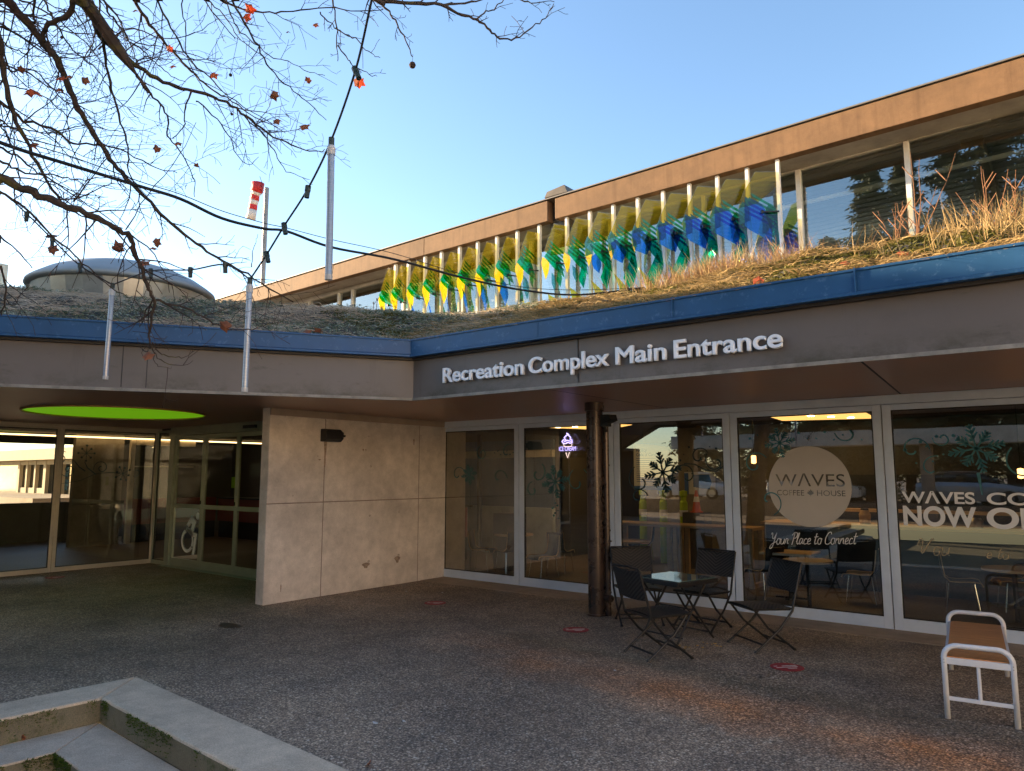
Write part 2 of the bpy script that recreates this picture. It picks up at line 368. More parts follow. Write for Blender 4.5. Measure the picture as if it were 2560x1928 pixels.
def wood():
    m, t, b, o = nodes('brown_slat_wood')
    f = noise(t, 5, 6, .6, stretch=(1, 30, 1)); col = ramp(t, f, [(.3, (.38,.15,.05)), (.6, (.70,.32,.12)), (.75, (.82,.44,.18))])
    x = t.nodes.new('ShaderNodeSeparateXYZ'); t.links.new(obj_coord(t), x.inputs[0])
    s = mth(t, 'SINE', mth(t, 'MULTIPLY', x.outputs[1], 160)); g = ramp(t, s, [(0, (.35,.35,.35)), (.25, (1,1,1))])
    t.links.new(mix(t, 1.0, col, g, 'MULTIPLY'), b.inputs['Base Color']); b.inputs['Roughness'].default_value = .5
    return m
M['wood'] = wood()
GL = dict(
  yellow=colour_glass('yellow_glass', (.88,.60,.02), .26), olive=colour_glass('olive_glass', (.60,.50,.06), .05, .03),
  green=colour_glass('green_glass', (.0,.30,.17), .22), dkgreen=colour_glass('dark_green_glass', (.02,.17,.07), .18),
  blue=colour_glass('blue_glass', (.01,.13,.62), .28), teal=colour_glass('teal_glass', (.05,.24,.34), .18),
  clear=colour_glass('clear_glass', (.90,.95,.96), .008, .05))
# ================================================================== GROUND
PC = Vector((-6.07, 2.90)); PA = R(-3.2)                # pit corner and its rotation
def pit(x, y, z): c, s_ = math.cos(PA), math.sin(PA); return (PC.x + x * c - y * s_, PC.y + x * s_ + y * c, z)
mb = MB()
inn = [pit(0, 0, 0), pit(14, 0, 0), pit(14, -12, 0), pit(0, -12, 0)]; B = 400
out = [(-B, B, 0), (B, B, 0), (B, -B, 0), (-B, -B, 0)]
mb.add(inn + out, [(0, 1, 5, 4), (1, 2, 6, 5), (2, 3, 7, 6), (3, 0, 4, 7)])
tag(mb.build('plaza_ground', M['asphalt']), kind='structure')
def ring(o0, o1, z, th=.05, m=None, mb=None):           # L-shaped tread between offsets o0<o1 from the pit corner, each arm one slab with a mitre
    for poly in ([(o0, -o0), (14 - o0, -o0), (14 - o1, -o1), (o1, -o1)], [(o0, -o0), (o1, -o1), (o1, -12 + o1), (o0, -12 + o0)]):
        pts = [Vector(p) for p in poly]; c = sum(pts, Vector((0, 0))) / 4
        g = .006; pts = [p + (c - p).normalized() * g for p in pts]
        mb.prism([tuple(p) for p in pts], z - th, z, fr=pit)
st = thing('sunken_steps', 'pale concrete steps leading down into the sunken corner, mossy risers', 'steps')
mb = MB(); ring(0, .40, .012, .165, mb=mb); mb.build('kerb', M['kerb'], st, bevel=.013)
mb = MB(); ring(.405, .80, -.155, .15, mb=mb); mb.build('tread', M['step'], st, bevel=.006)
mb = MB(); ring(.805, 1.25, -.31, .15, mb=mb); mb.build('tread', M['step'], st, bevel=.006)
mb = MB()
for o_, z0, z1 in ((.4035, -.154, -.006), (.8035, -.309, -.168)):
    mb.prism([(o_ - .02, -o_ + .02), (14, -o_ + .02), (14, -o_), (o_, -o_)], z0, z1, fr=pit)
    mb.prism([(o_ - .02, -o_ + .02), (o_, -o_), (o_, -12), (o_ - .02, -12)], z0, z1, fr=pit)
mb.build('riser', M['riser'], st)
mb = MB(); mb.add([pit(1.2, -1.2, -.47), pit(13.5, -1.2, -.47), pit(13.5, -12, -.47), pit(1.2, -12, -.47), pit(0,0,-.47), pit(14,0,-.47), pit(14,-12,-.47), pit(0,-12,-.47)], [(0,1,2,3),(4,5,1,0),(5,6,2,1),(6,7,3,2),(7,4,0,3)])
tag(mb.build('sunken_ground', M['riser']), kind='structure')
# moss tufts on the risers
def tufts(name, P, N, L, wd, mt, parent=None, lie=.5):
    n = len(P); a = rng.uniform(0, 2 * np.pi, n); L = L * rng.uniform(.4, 1.3, n); d = np.stack([np.cos(a), np.sin(a), np.zeros(n)], 1)
    up = N / np.linalg.norm(N, axis=1, keepdims=True)
    dirv = up * (1 - lie) + d * lie * rng.uniform(.3, 1.4, (n, 1)); dirv /= np.linalg.norm(dirv, axis=1, keepdims=True)
    side = np.cross(dirv, rng.normal(size=(n, 3))); side /= np.linalg.norm(side, axis=1, keepdims=True)
    side = side * (wd / 2); mid = P + dirv * (L[:, None] * .55); tip = mid + (dirv + d * .6 * lie - np.array([0, 0, .5 * lie])) * (L[:, None] * .45)
    V = np.concatenate([P - side, P + side, mid + side * .8, mid - side * .8, tip + side * .15, tip - side * .15]); i = np.arange(n)
    Fq = np.concatenate([np.stack([i, i + n, i + 2 * n, i + 3 * n], 1), np.stack([i + 3 * n, i + 2 * n, i + 4 * n, i + 5 * n], 1)])
    return np_mesh(name, V, Fq, mt, parent)
M['moss'] = grass_mat('green_moss', [(.02,.035,.006), (.06,.10,.012), (.12,.15,.03)], 6)
P = []; 
for i in range(9000):
    o_, z0, z1 = ((.402, -.13, .0), (.802, -.28, -.165))[i % 2]
    z = z1 - abs(random.gauss(0, .045)); z = max(z, z0); L_ = random.random() ** 1.5 * 4.2 if i % 3 else random.random() * 1.2
    if i % 2 and random.random() < .5: L_ *= .3
    if math.sin(L_ * 5 + o_ * 9) + math.sin(L_ * 13.7) < -.1: continue
    P.append(pit(o_ + L_, -o_, z) if random.random() < .65 else pit(o_, -o_ - L_ * .6, z))
P = np.array(P); tag(tufts('moss', P, np.tile([[.3, -.5, .6]], (len(P), 1)), .018, .006, M['moss'], lie=.6), 'green moss growing on the step risers', 'moss', kind='stuff')
# floor stickers
for i, (p, lab) in enumerate((((-6.56, 6.80), 'worn red oval floor sticker nearest the concrete wall'), ((-4.30, 6.55), 'faded red oval floor sticker in front of the steel column'),
                         ((-2.10, 6.40), 'clearest red oval floor sticker to the right of the bistro chairs'), ((-12.85, 4.78), 'worn red floor sticker outside the left lobby window'))):
    t_ = thing('floor_sticker', lab, 'floor sticker', (p[0], p[1], .004), R(38 + 5 * i), 'red social distance floor stickers')
    mb = MB(); mb.prism([(.135 * math.cos(a), .135 * math.sin(a)) for a in np.linspace(0, 2 * math.pi, 33)[:-1]], 0, .002); mb.build('disc', M['red_decal'], t_)
    mb = MB()
    for yy, x0, x1 in ((.03, -.03, .1), (-.01, -.10, .09), (-.05, -.02, .06), (.035, -.10, -.07)): mb.box((x0, yy - .008, .0025), (x1, yy + .008, .0035))
    mb.build('print', M['white_worn'], t_)
# litter
for k, (x, y, r_, lab) in enumerate(((810, 1563, .022, 'scrap of white paper on the asphalt left of the small one'), (872, 1559, .012, 'small white scrap on the open asphalt'), (1328, 1449, .010, 'white scrap on asphalt before the bistro chairs'), (878, 1278, .014, 'white crumb by the foot of the concrete wall'), (956, 1281, .012, 'pale crumb beside the first red floor sticker'))):
    p = onZ(x * KD, y * KD); mb = MB(); n = 7
    mb.prism([(r_ * (1 + .5 * math.sin(3 * a + k)) * math.cos(a), .6 * r_ * (1 + .4 * math.cos(2 * a)) * math.sin(a)) for a in np.linspace(0, 2 * math.pi, n + 1)[:-1]], 0, .006)
    o = mb.build('litter', M['litter']); o.location = (p.x, p.y, .001); tag(o, lab, 'litter', 'litter scraps on the plaza')
mb = MB()
for k in range(13):
    p = onZ(1450 + (900 + random.random() ** 1.3 * 420) / 3.687, 1300 + (1150 + random.gauss(10, 18)) / 3.687); r_ = random.uniform(.006, .02)
    mb.prism([(p.x + r_ * random.uniform(.6, 1.2) * math.cos(a), p.y + r_ * random.uniform(.5, 1) * math.sin(a)) for a in np.linspace(0, 2 * math.pi, 7)[:-1]], .001, .006)
tag(mb.build('food_crumbs', M['crumb']), 'yellow food crumbs scattered under the bistro table', 'crumbs', kind='stuff')

# ================================================================== ENTRANCE BUILDING
eb = thing('entrance_building', 'low entrance building with blue roof edge, dark fascia and glazed cafe front', 'building')
ZS = 2.45; YF = 5.68; CF = Vector((-5.84, 5.66)); LD = Vector((-2.10, -3.28)).normalized()
LE = CF + LD * 14; NL = Vector((LD.y, -LD.x)) ; NL = NL if NL.x > 0 else -NL      # outward normal of the left fascia (towards +X)
RE = Vector((14, 5.80))
def wallstrip(mb, z0, z1, off0, off1, m=None):           # L-shaped strip following the roof edge: off = distance outward from the fascia plane
    def corner(off):
        # intersection of the two offset lines
        n1 = Vector((RE.y - CF.y, -(RE.x - CF.x))).normalized(); n1 = n1 if n1.y < 0 else -n1
        a = CF + n1 * off; d1 = (RE - CF).normalized(); b = CF + NL * off; d2 = LD
        det = d1.x * -d2.y + d1.y * d2.x; s_ = ((b.x - a.x) * -d2.y + (b.y - a.y) * d2.x) / det
        return a + d1 * s_, RE + n1 * off, LE + NL * off
    c0, r0, l0 = corner(off0); c1, r1, l1 = corner(off1)
    for p, q in (((c0, r0, r1, c1)), 0), (((l0, c0, c1, l1)), 0):
        mb.prism([tuple(v_) for v_ in p], z0, z1, m)
mb = MB(); wallstrip(mb, ZS - .02, 2.87, -.08, 0); mb.build('fascia', M['fascia'], eb)
mb = MB(); wallstrip(mb, ZS - .035, ZS - .005, .001, .018); mb.build('drip_edge', M['drip'], eb)
mb = MB(); wallstrip(mb, 2.915, 3.075, .07, .10); wallstrip(mb, 2.885, 2.91, .06, .125); wallstrip(mb, 3.065, 3.085, -.1, .11); mb.build('flashing', M['blue'], eb, bevel=.004)
mb = MB(); wallstrip(mb, 2.862, 3.06, -.10, .05)  # dark strip colours in the shadow gap below the blue flashing
d1 = (RE - CF).normalized()
for q in (.0, ):
    pass
for px_ in (1250 * KD,):
    p = onY(px_, 900, YF); mb.box((p.x - .004, YF - .012, ZS), (p.x + .004, YF + .02, 2.87))
for t_ in (2.9, 2.68):
    p = CF + LD * t_; mb.obox((p.x, p.y, 2.66), NL.to_3d() * .004, LD.to_3d() * .004, (0, 0, .205))
mb.build('seam_and_shade', M['seam_and_shade'], eb)
mb = MB()                                                # flashing joints
for px_ in (1162, 1452, 1850):
    p = onY(px_ * KD, 760, YF - .1); mb = MB(); mb.box((p.x - .005, p.y - .012, 2.885), (p.x + .005, p.y + .01, 3.088)); mb.build('flashing_joint', M['blue'], eb)
for t_ in (1.55, 4.2):
    p = CF + LD * t_ + NL * .103; mb = MB(); mb.obox((p.x, p.y, 2.99), NL.to_3d() * .004, LD.to_3d() * .005, (0, 0, .095)); mb.build('flashing_joint', M['blue'], eb)
mb = MB(); mb.add([(CF.x, CF.y + .03, ZS), (14, 5.83, ZS), (14, 8.66, ZS), (-8.15, 8.66, ZS), (-8.15, 6.69, ZS), (-13.7, 6.69, ZS), (-13.7, -6, ZS), (LE.x - .02, LE.y, ZS)], [(0, 1, 2, 3, 4, 5, 6, 7)])
mb.build('soffit', M['soffit'], eb)
mb = MB(); a = onZ(1865 * KD, 782 * KD, ZS); b_ = onZ(1950 * KD, 855 * KD, ZS); mb.bar((a.x, a.y - .1, ZS - .001), (b_.x, b_.y, ZS - .001), .014, .006)
mb.build('soffit_joint', M['seam_and_shade'], eb)
for xx in (-4.2, 1.6): mb = MB(); mb.box((xx - .003, 5.8, ZS - .002), (xx + .003, 8.6, ZS + .002)); mb.build('soffit_joint', M['seam_and_shade'], eb)
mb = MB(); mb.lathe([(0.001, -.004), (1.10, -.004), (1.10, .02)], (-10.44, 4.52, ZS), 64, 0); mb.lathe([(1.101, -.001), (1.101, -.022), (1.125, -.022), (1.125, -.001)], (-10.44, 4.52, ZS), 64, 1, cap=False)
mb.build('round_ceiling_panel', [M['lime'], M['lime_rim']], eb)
# concrete wall (board marks as real grooves)
mb = MB(); XW = -8.115
def wallY(a, b, z0, z1, x=XW): mb.box((-8.285, a, z0), (x, b, z1))
g = .006; ys = [5.372, 6.235, 8.02, 9.10]; 
mb.box((-8.285, ys[0], 0), (XW - .012, ys[3], ZS))
for i in range(3):
    for z0, z1 in ((0, 1.235), (1.235, 2.352)):
        mb.box((XW - .012, ys[i] + (g if i else .0), z0 + (g if z0 else 0)), (XW, ys[i + 1] - g, z1 - g))
mb.build('concrete_wall', M['concrete'], eb, bevel=.006)
M['joint'] = mat('dark_board_joint', (.27,.21,.17), .9)
for y_ in ys[1:3]: mb = MB(); mb.box((XW - .0118, y_ - g, .004), (XW - .004, y_ + g, 2.35)); mb.build('wall_joint', M['joint'], eb)
for i in range(3): mb = MB(); mb.box((XW - .0118, ys[i] + (g if i else 0), 1.228), (XW - .005, ys[i + 1] - g, 1.242)); mb.build('wall_joint', M['joint'], eb)
for y_, z_, w_, h_ in ((6.24, 1.95, .02, .25), (7.0, .33, .06, .04), (7.6, .36, .05, .05), (6.9, 1.95, .012, .02), (5.62, .18, .008, .05), (6.15, 1.80, .02, .008), (7.9, 2.1, .012, .05)):
    mb = MB(); mb.prism([(y_ + w_ * math.cos(a) * (1 + .4 * math.sin(3 * a)), z_ + h_ * math.sin(a)) for a in np.linspace(0, 2 * math.pi, 15)[:-1]], 0, .0012, fr=lambda y, z, x: (XW + x, y, z)); mb.build('stain', mat('wall_stain', (.30,.22,.165), .85, 0, .5, 30), eb)
mb = MB(); mb.box((XW - .012, 5.372, 2.357), (XW + .012, 8.6, ZS - .003)); mb.build('wall_cap', mat('cap_strip', (.34,.27,.215), .7, 0, .15), eb)
mb = MB()                                                # form-tie holes and chips
for y_, z_, r_ in ((7.05, 1.72, .018), (7.05, 1.02, .018), (7.05, .38, .022), (7.62, 1.05, .018), (7.62, .42, .022), (7.0, 2.15, .016), (6.12, 1.85, .012), (8.05, 2.2, .014), (6.95, 1.95, .02), (5.75, 1.33, .012)):
    mb.lathe([(.001, 0), (r_, 0)], (0, 0, 0), 14) if False else mb.prism([(y_ + r_ * math.cos(a), z_ + r_ * .9 * math.sin(a)) for a in np.linspace(0, 2 * math.pi, 13)[:-1]], 0, .003, fr=lambda y, z, x: (XW + x, y, z))
mb.build('form_tie_hole', mat('pale_tie_plug', (.42,.37,.31), .8, 0, .4, 60), eb)
# wall-mounted black floodlight
wl = thing('wall_light', 'black shaded floodlight mounted high on the concrete wall', 'light', (XW, 6.30, 2.13))
mb = MB(); mb.prism([(0, .085), (.10, .085), (.17, .05), (.19, -.05), (.12, -.085), (0, -.085)], -.15, .14, fr=lambda x, z, y: (x * .7, y, z)); mb.build('housing', M['black'], wl, bevel=.008)
mb = MB(); mb.box((.0, .14, -.04), (.07, .19, .05)); mb.lathe([(.001, -.035), (.025, -.035), (.03, -.01), (.001, .0)], (.05, .205, .02), 12); mb.build('sensor', M['black'], wl)
# column
cl = onZ(1283 * KD, 1332 * KD); cx, cy = cl.x - .02, cl.y + .10
co = thing('steel_column', 'brown steel column with a downpipe behind the bistro chairs', 'column', (cx, cy, 0))
mb = MB(); mb.tube([(0, 0, -.01), (0, 0, ZS)], .098, 28); mb.tube([(0, 0, ZS - .1), (0, 0, ZS - .002)], .115, 28); mb.tube([(0,0,-.005),(0,0,.02)], .115, 28); mb.build('shaft', M['steel_brown'], co, smooth=False)
mb = MB(); mb.tube([(.125, .045, 0), (.125, .045, 2.2)], .034, 12); mb.tube([(.1, .03, .2), (.19, -.0, .2)], .042, 12)
for z_ in (.25, .95, 1.7): mb.tube([(.125, .045, z_), (.125, .045, z_ + .02)], .041, 12)
mb.tube([(.15, .03, .84), (.19, .03, .84)], .010, 8)
mb.build('downpipe', M['steel_brown'], co)
mb = MB(); mb.box((.10, -.03, 2.16), (.20, .05, 2.30)); mb.obox((.2, .0, 2.24), (.07, -.02, .02), (.02, .05, 0), (-.01, 0, .035)); mb.tube([(.12, 0, 2.18), (.16, 0, 2.10)], .02, 8); mb.build('spotlight', M['black'], co)
# ---- cafe glazing
G = thing  # alias
YG = 8.60; stl = [-8.215, -6.62, -5.01, -3.388, -1.703, .15, 1.65, 3.33, 5.0, 6.7]
ZT, ZB = 2.405, .0
def window(x0, x1, y, z0, z1, fw, fb, ft, mt, gm, parent, dep=.05, axis='x', sub=None):
    P3 = (lambda a, d, z: (a, y + d, z)) if axis == 'x' else (lambda a, d, z: (y - d, a, z))
    mb = MB()
    def bx(a0, a1, d0, d1, zz0, zz1): mb.box(P3(a0, d0, zz0), P3(a1, d1, zz1))
    bx(x0, x0 + fw, 0, dep, z0, z1); bx(x1 - fw, x1, 0, dep, z0, z1)
    bx(x0 + fw, x1 - fw, 0, dep, z0, z0 + fb); bx(x0 + fw, x1 - fw, 0, dep, z1 - ft, z1)
    f = mb.build('window', mt, parent, bevel=.004)
    m2 = MB(); e = .012
    def b2(a0, a1, zz0, zz1): m2.box(P3(a0, .012, zz0), P3(a1, .03, zz1))
    b2(x0 + fw, x0 + fw + e, z0 + fb, z1 - ft); b2(x1 - fw - e, x1 - fw, z0 + fb, z1 - ft); b2(x0 + fw + e, x1 - fw - e, z0 + fb, z0 + fb + e); b2(x0 + fw + e, x1 - fw - e, z1 - ft - e, z1 - ft)
    m2.build('gasket', M['gasket'], f)
    m3 = MB(); q = [P3(x0 + fw, .025, z0 + fb), P3(x1 - fw, .025, z0 + fb), P3(x1 - fw, .025, z1 - ft), P3(x0 + fw, .025, z1 - ft)]; m3.add(q, [(0, 1, 2, 3)]); m3.build('pane', gm, f)
    return f
for i in range(len(stl) - 1):
    window(stl[i] + .006, stl[i + 1] - .006, YG, .0, 2.345, .085, .125, .06, M['frame'], M['glass'], eb)
mb = MB(); mb.box((-8.115, YG - .03, 2.35), (14, YG + .09, ZS - .004)); mb.build('head_rail', M['frame'], eb, bevel=.004)
mb = MB(); mb.box((-8.11, 8.08, -.05), (14, YG + .08, .006)); mb.build('sill', M['sill'], eb)
# ---- left lobby glazing (plane X=-13.6) and sliding doors (plane Y=6.65)
lm = [-3.2, -.4, 2.2, 4.985, 6.66]
for i in range(4): window(lm[i] + .002, lm[i + 1] - .002, -13.6, .0, 2.405, .045 if i < 3 else .06, .075, .04, M['frame_warm'], M['glass_lobby'], eb, axis='y')
mb = MB(); mb.box((-13.66, -3.2, 2.408), (-13.585, 6.7, ZS - .003)); mb.build('head_rail', M['frame_warm'], eb)
window(-13.58, -13.08, 6.62, 0, 2.405, .035, .07, .04, M['frame_green'], M['glass_lobby'], eb)
mb = MB(); mb.box((-13.07, 6.60, 2.30), (-8.29, 6.72, ZS - .003)); mb.box((-13.07, 6.60, 0), (-12.92, 6.70, 2.30)); mb.build('door_header', M['frame_green'], eb)
mb = MB(); mb.box((-10.66, 6.555, 2.34), (-10.32, 6.60, 2.39)); mb.build('door_sensor', M['black'], eb)
mb = MB(); mb.box((-13.07, 6.52, -.02), (-8.29, 6.75, .008)); mb.build('threshold', M['frame_green'], eb)
for x0, x1, y_ in ((-12.915, -11.93, 6.63), (-11.925, -10.875, 6.63), (-10.87, -9.62, 6.61), (-9.615, -8.3, 6.63)):
    mb = MB()
    for a, b_, z0, z1 in ((x0, x0 + .06, .01, 2.29), (x1 - .06, x1, .01, 2.29), (x0 + .06, x1 - .06, .01, .15), (x0 + .06, x1 - .06, 1.02, 1.09), (x0 + .06, x1 - .06, 2.22, 2.29)):
        mb.box((a, y_, z0), (b_, y_ + .04, z1))
    d = mb.build('door', M['frame_green'], eb, bevel=.003)
    m3 = MB(); m3.add([(x0 + .06, y_ + .02, .15), (x1 - .06, y_ + .02, .15), (x1 - .06, y_ + .02, 1.02), (x0 + .06, y_ + .02, 1.02), (x0 + .06, y_ + .02, 1.09), (x1 - .06, y_ + .02, 1.09), (x1 - .06, y_ + .02, 2.22), (x0 + .06, y_ + .02, 2.22)], [(0,1,2,3), (4,5,6,7)]); m3.build('pane', M['glass_door'], d)
    m4 = MB(); m4.box((x1 - .045, y_ - .012, 1.10), (x1 - .02, y_, 1.16)); m4.build('lock', M['black'], d)
# ---- interiors
mb = MB(); mb.add([(-20, -8, .002), (-8.29, -8, .002), (-8.29, 6.7, .002), (14, 8.65, .002), (14, 18, .002), (-20, 18, .002)], [(0, 0, 0)] if False else [(5, 4, 3)])
mb = MB(); mb.add([(-8.1, 8.66, .004), (14, 8.66, .004), (14, 18, .004), (-8.1, 18, .004), (-20, -8, .004), (-13.61, -8, .004), (-13.61, 6.72, .004), (-8.3, 6.72, .004), (-8.3, 18, .004), (-20, 18, .004)], [(0, 1, 2, 3), (4, 5, 6, 7, 8, 9)])
tag(mb.build('interior_floor', M['infloor']), kind='structure')
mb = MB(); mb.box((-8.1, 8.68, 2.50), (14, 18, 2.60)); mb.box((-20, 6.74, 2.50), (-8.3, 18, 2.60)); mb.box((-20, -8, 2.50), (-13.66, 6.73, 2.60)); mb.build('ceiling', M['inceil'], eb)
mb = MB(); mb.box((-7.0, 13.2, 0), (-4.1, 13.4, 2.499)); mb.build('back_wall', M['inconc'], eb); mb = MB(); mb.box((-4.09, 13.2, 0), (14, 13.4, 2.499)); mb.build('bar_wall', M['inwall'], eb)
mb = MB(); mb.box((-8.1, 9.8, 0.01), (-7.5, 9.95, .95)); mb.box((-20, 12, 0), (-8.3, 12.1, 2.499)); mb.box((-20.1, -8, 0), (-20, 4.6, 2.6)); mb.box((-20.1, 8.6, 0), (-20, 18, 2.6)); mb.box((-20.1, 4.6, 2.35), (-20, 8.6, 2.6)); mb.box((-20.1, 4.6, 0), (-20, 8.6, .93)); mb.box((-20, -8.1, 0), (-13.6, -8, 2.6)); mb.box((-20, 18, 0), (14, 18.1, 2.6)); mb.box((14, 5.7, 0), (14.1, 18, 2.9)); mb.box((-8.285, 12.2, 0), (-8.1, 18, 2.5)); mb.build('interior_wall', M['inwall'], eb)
mb = MB(); mb.box((-12.5, 11.93, .95), (-8.32, 11.99, 1.95)); mb.box((-12.5, 11.93, 2.1), (-8.32, 11.99, 2.3)); mb.build('blue_shutter', M['inblue'], eb)
mb = MB(); mb.box((-12.5, 11.90, 1.952), (-8.32, 11.99, 2.098)); mb.build('lintel', M['cream'], eb)
mb = MB(); mb.box((-12.5, 11.88, 0.005), (-8.32, 11.99, .948)); mb.build('pale_floor_panel', mat('pale_green_grey', (.42,.47,.43), .3, 0, .3, 2), eb)  # upright panel standing in for the pale floor farther back
for x_ in (-11.2, -10.2, -9.2):
    mb = MB(); mb.box((x_, 11.80, .005), (x_ + .07, 11.87, 2.45)); mb.build('inner_door_post', M['black'], eb)
mb = MB(); mb.box((-8.1, 16.9, 2.0), (-5, 17, 2.4)); mb.build('strip_light', M['cove'], eb)
# ceiling coves with lit faces
for px in (((1150,923),(1200,914),(1365,918),(1310,929)), ((1642,894),(1690,909),(1892,904),(1858,885))):
    q = [onZ(x * KD, y * KD, 2.494) for x, y in px]
    mb = MB(); mb.prism([(p.x, p.y) for p in q], 2.4925, 2.4985); c_ = mb.build('ceiling_cove', M['cove'], eb)
    c0 = sum(q, Vector()) / 4; mb = MB()
    for s_ in (-.35, -.1, .15, .4):
        p = c0 + (q[2] - q[0]) * s_ * .7; mb.lathe([(.001, 0), (.05, 0), (.05, .01)], (p.x, p.y, 2.482), 12)
    mb.build('downlight', M['cove_lamp'], c_)
mb = MB(); mb.box((-17.72, 0, 2.43), (-17.65, 11.9, 2.46)); mb.build('strip_light', M['strip'], eb)
# lobby fittings
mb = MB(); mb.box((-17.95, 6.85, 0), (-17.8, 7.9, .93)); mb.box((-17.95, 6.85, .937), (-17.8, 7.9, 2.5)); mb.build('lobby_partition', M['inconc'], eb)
mb = MB(); mb.box((-18.2, 8.15, .42), (-18.0, 10.4, 1.02)); mb.box((-17.9, 10.4, .42), (-9.4, 10.6, .98)); mb.build('lobby_counter', M['red'], eb)
mb = MB(); mb.box((-17.9, 10.35, .982), (-9.4, 10.75, 1.02)); mb.box((-17.9, 10.45, 0), (-9.4, 10.6, .419)); mb.box((-18.2, 8.15, 0), (-18.02, 10.4, .419)); mb.build('counter_top', M['black'], eb)
mb = MB(); mb.box((-17.8, 8.02, 0), (-17.7, 8.12, 2.42)); mb.box((-17.8, 8.13, 1.78), (-17.75, 9.6, 1.81)); mb.box((-17.8, 8.13, 2.3), (-17.7, 9.6, 2.42)); mb.build('lobby_post', M['cream'], eb)
# counter items
pc = thing('cash_desk_screen', 'dark screens glowing teal on the red lobby counter', 'screen', (-13.2, 10.5, 1.02))
mb = MB(); mb.box((-.16, -.02, .08), (.16, .01, .32)); mb.box((-.03, -.02, 0), (.03, .04, .09)); mb.build('case', M['black'], pc)
mb = MB(); mb.box((-.13, -.024, .10), (.13, -.021, .30)); mb.build('display', emis('teal_screen', (.12,.55,.55), .7), pc)
nb = thing('notice_sheet', 'yellow-green paper notice hung inside the sliding doors', 'notice', (-11.25, 6.80, 1.5))
mb = MB(); mb.box((-.07, 0, -.12), (.07, .003, .06)); mb.build('sheet', M['hivis'], nb)
# accessibility symbol on the door glass
ic = thing('wheelchair_symbol', 'white dynamic wheelchair user symbol on the sliding door', 'sign', (-12.27, 6.642, .60))
mb = MB(); fr = lambda x, z, y: (x, -y, z)
def disc(mb, cx_, cz, r0, a0=0, a1=2 * math.pi, r1=0, n=28, y0=0, y1=.003):
    for i in range(n):
        t0 = a0 + (a1 - a0) * i / n; t1 = a0 + (a1 - a0) * (i + 1) / n
        if r1: mb.prism([(cx_ + r0 * math.cos(t0), cz + r0 * math.sin(t0)), (cx_ + r0 * math.cos(t1), cz + r0 * math.sin(t1)), (cx_ + r1 * math.cos(t1), cz + r1 * math.sin(t1)), (cx_ + r1 * math.cos(t0), cz + r1 * math.sin(t0))], y0, y1, fr=fr)
        else: mb.prism([(cx_, cz), (cx_ + r0 * math.cos(t0), cz + r0 * math.sin(t0)), (cx_ + r0 * math.cos(t1), cz + r0 * math.sin(t1))], y0, y1, fr=fr)
disc(mb, .22, .295, .06)
disc(mb, -.09, -.13, .205, R(120), R(322), .15); disc(mb, -.09, -.13, .205, R(0), R(90), .15) ; disc(mb, -.09, -.13, .205, R(-30), R(0), .15)
for poly in ([(.02, .30), (.17, .20), (.05, -.06), (-.03, -.01), (.05, .15), (-.02, .20)], [(.02, .30), (.06, .25), (-.07, .10), (-.13, .14)],
             [(-.15, .06), (.05, -.06), (.22, -.06), (.22, .0), (.05, .02), (-.12, .09)], [(.15, -.06), (.22, -.04), (.15, -.36), (.08, -.36)]):
    mb.prism(poly, 0, .003, fr=fr)
mb.build('print', mat('warm_white_vinyl', (.95,.92,.84), .6), ic)

# ================================================================== TEXT
def text_me(body, size=1.0, ext=0.0, off=0.0, shear=0.0, sp=1.0, align='LEFT', bev=0.0):
    c = bpy.data.curves.new('text', 'FONT'); c.body = body; c.size = size; c.extrude = ext; c.offset = off; c.shear = shear; c.space_character = sp; c.align_x = align
    c.bevel_depth = bev; c.bevel_resolution = 0
    o = bpy.data.objects.new('text', c); COL.objects.link(o); dg = bpy.context.evaluated_depsgraph_get()
    me = bpy.data.meshes.new_from_object(o.evaluated_get(dg)); bpy.data.objects.remove(o); return me
def place_text(name, body, x0, x1, z0, y, mt, h=None, ext=0, off=.0, shear=0, sp=1.0, parent=None, dz=0):
    me = text_me(body, 1.0, .06, 0, shear, sp, bev=off) if ext else text_me(body, 1.0, 0, off, shear, sp); n = len(me.vertices); co_ = np.empty(n * 3, np.float32); me.vertices.foreach_get('co', co_); co_ = co_.reshape(-1, 3)
    wdt = co_[:, 0].max() - co_[:, 0].min(); sx = (x1 - x0) / wdt; sz = h / .73 if h else sx       # .73 = cap height of the built-in font
    V = np.stack([(co_[:, 0] - co_[:, 0].min()) * sx + x0, y + ext / 2 - co_[:, 2] * ext / .12, co_[:, 1] * sz + z0 + (co_[:, 0] - co_[:, 0].min()) * sx * dz], 1)
    me.vertices.foreach_set('co', V.astype(np.float32).ravel()); me.materials.clear(); me.materials.append(mt)
    me.name = name; o = bpy.data.objects.new(name, me); COL.objects.link(o)
    if parent: o.parent = parent
    return o
sg = thing('entrance_sign', 'raised white letters reading Recreation Complex Main Entrance on the fascia', 'sign')
for wd_, a, b_ in (('Recreation', 130, 553), ('Complex', 577, 1000), ('Main', 1033, 1300), ('Entrance', 1340, 1915)):
    xa = onY(1050 + a / 2.107, 900, YF - .03).x; xb = onY(1050 + b_ / 2.107, 900, YF - .03).x
    yy = CF.y + (xa - CF.x) * (RE.y - CF.y) / (RE.x - CF.x)
    place_text('lettering', wd_, xa, xb, 2.578, yy - .045, M['letter'], .160, .026, .022, parent=sg)
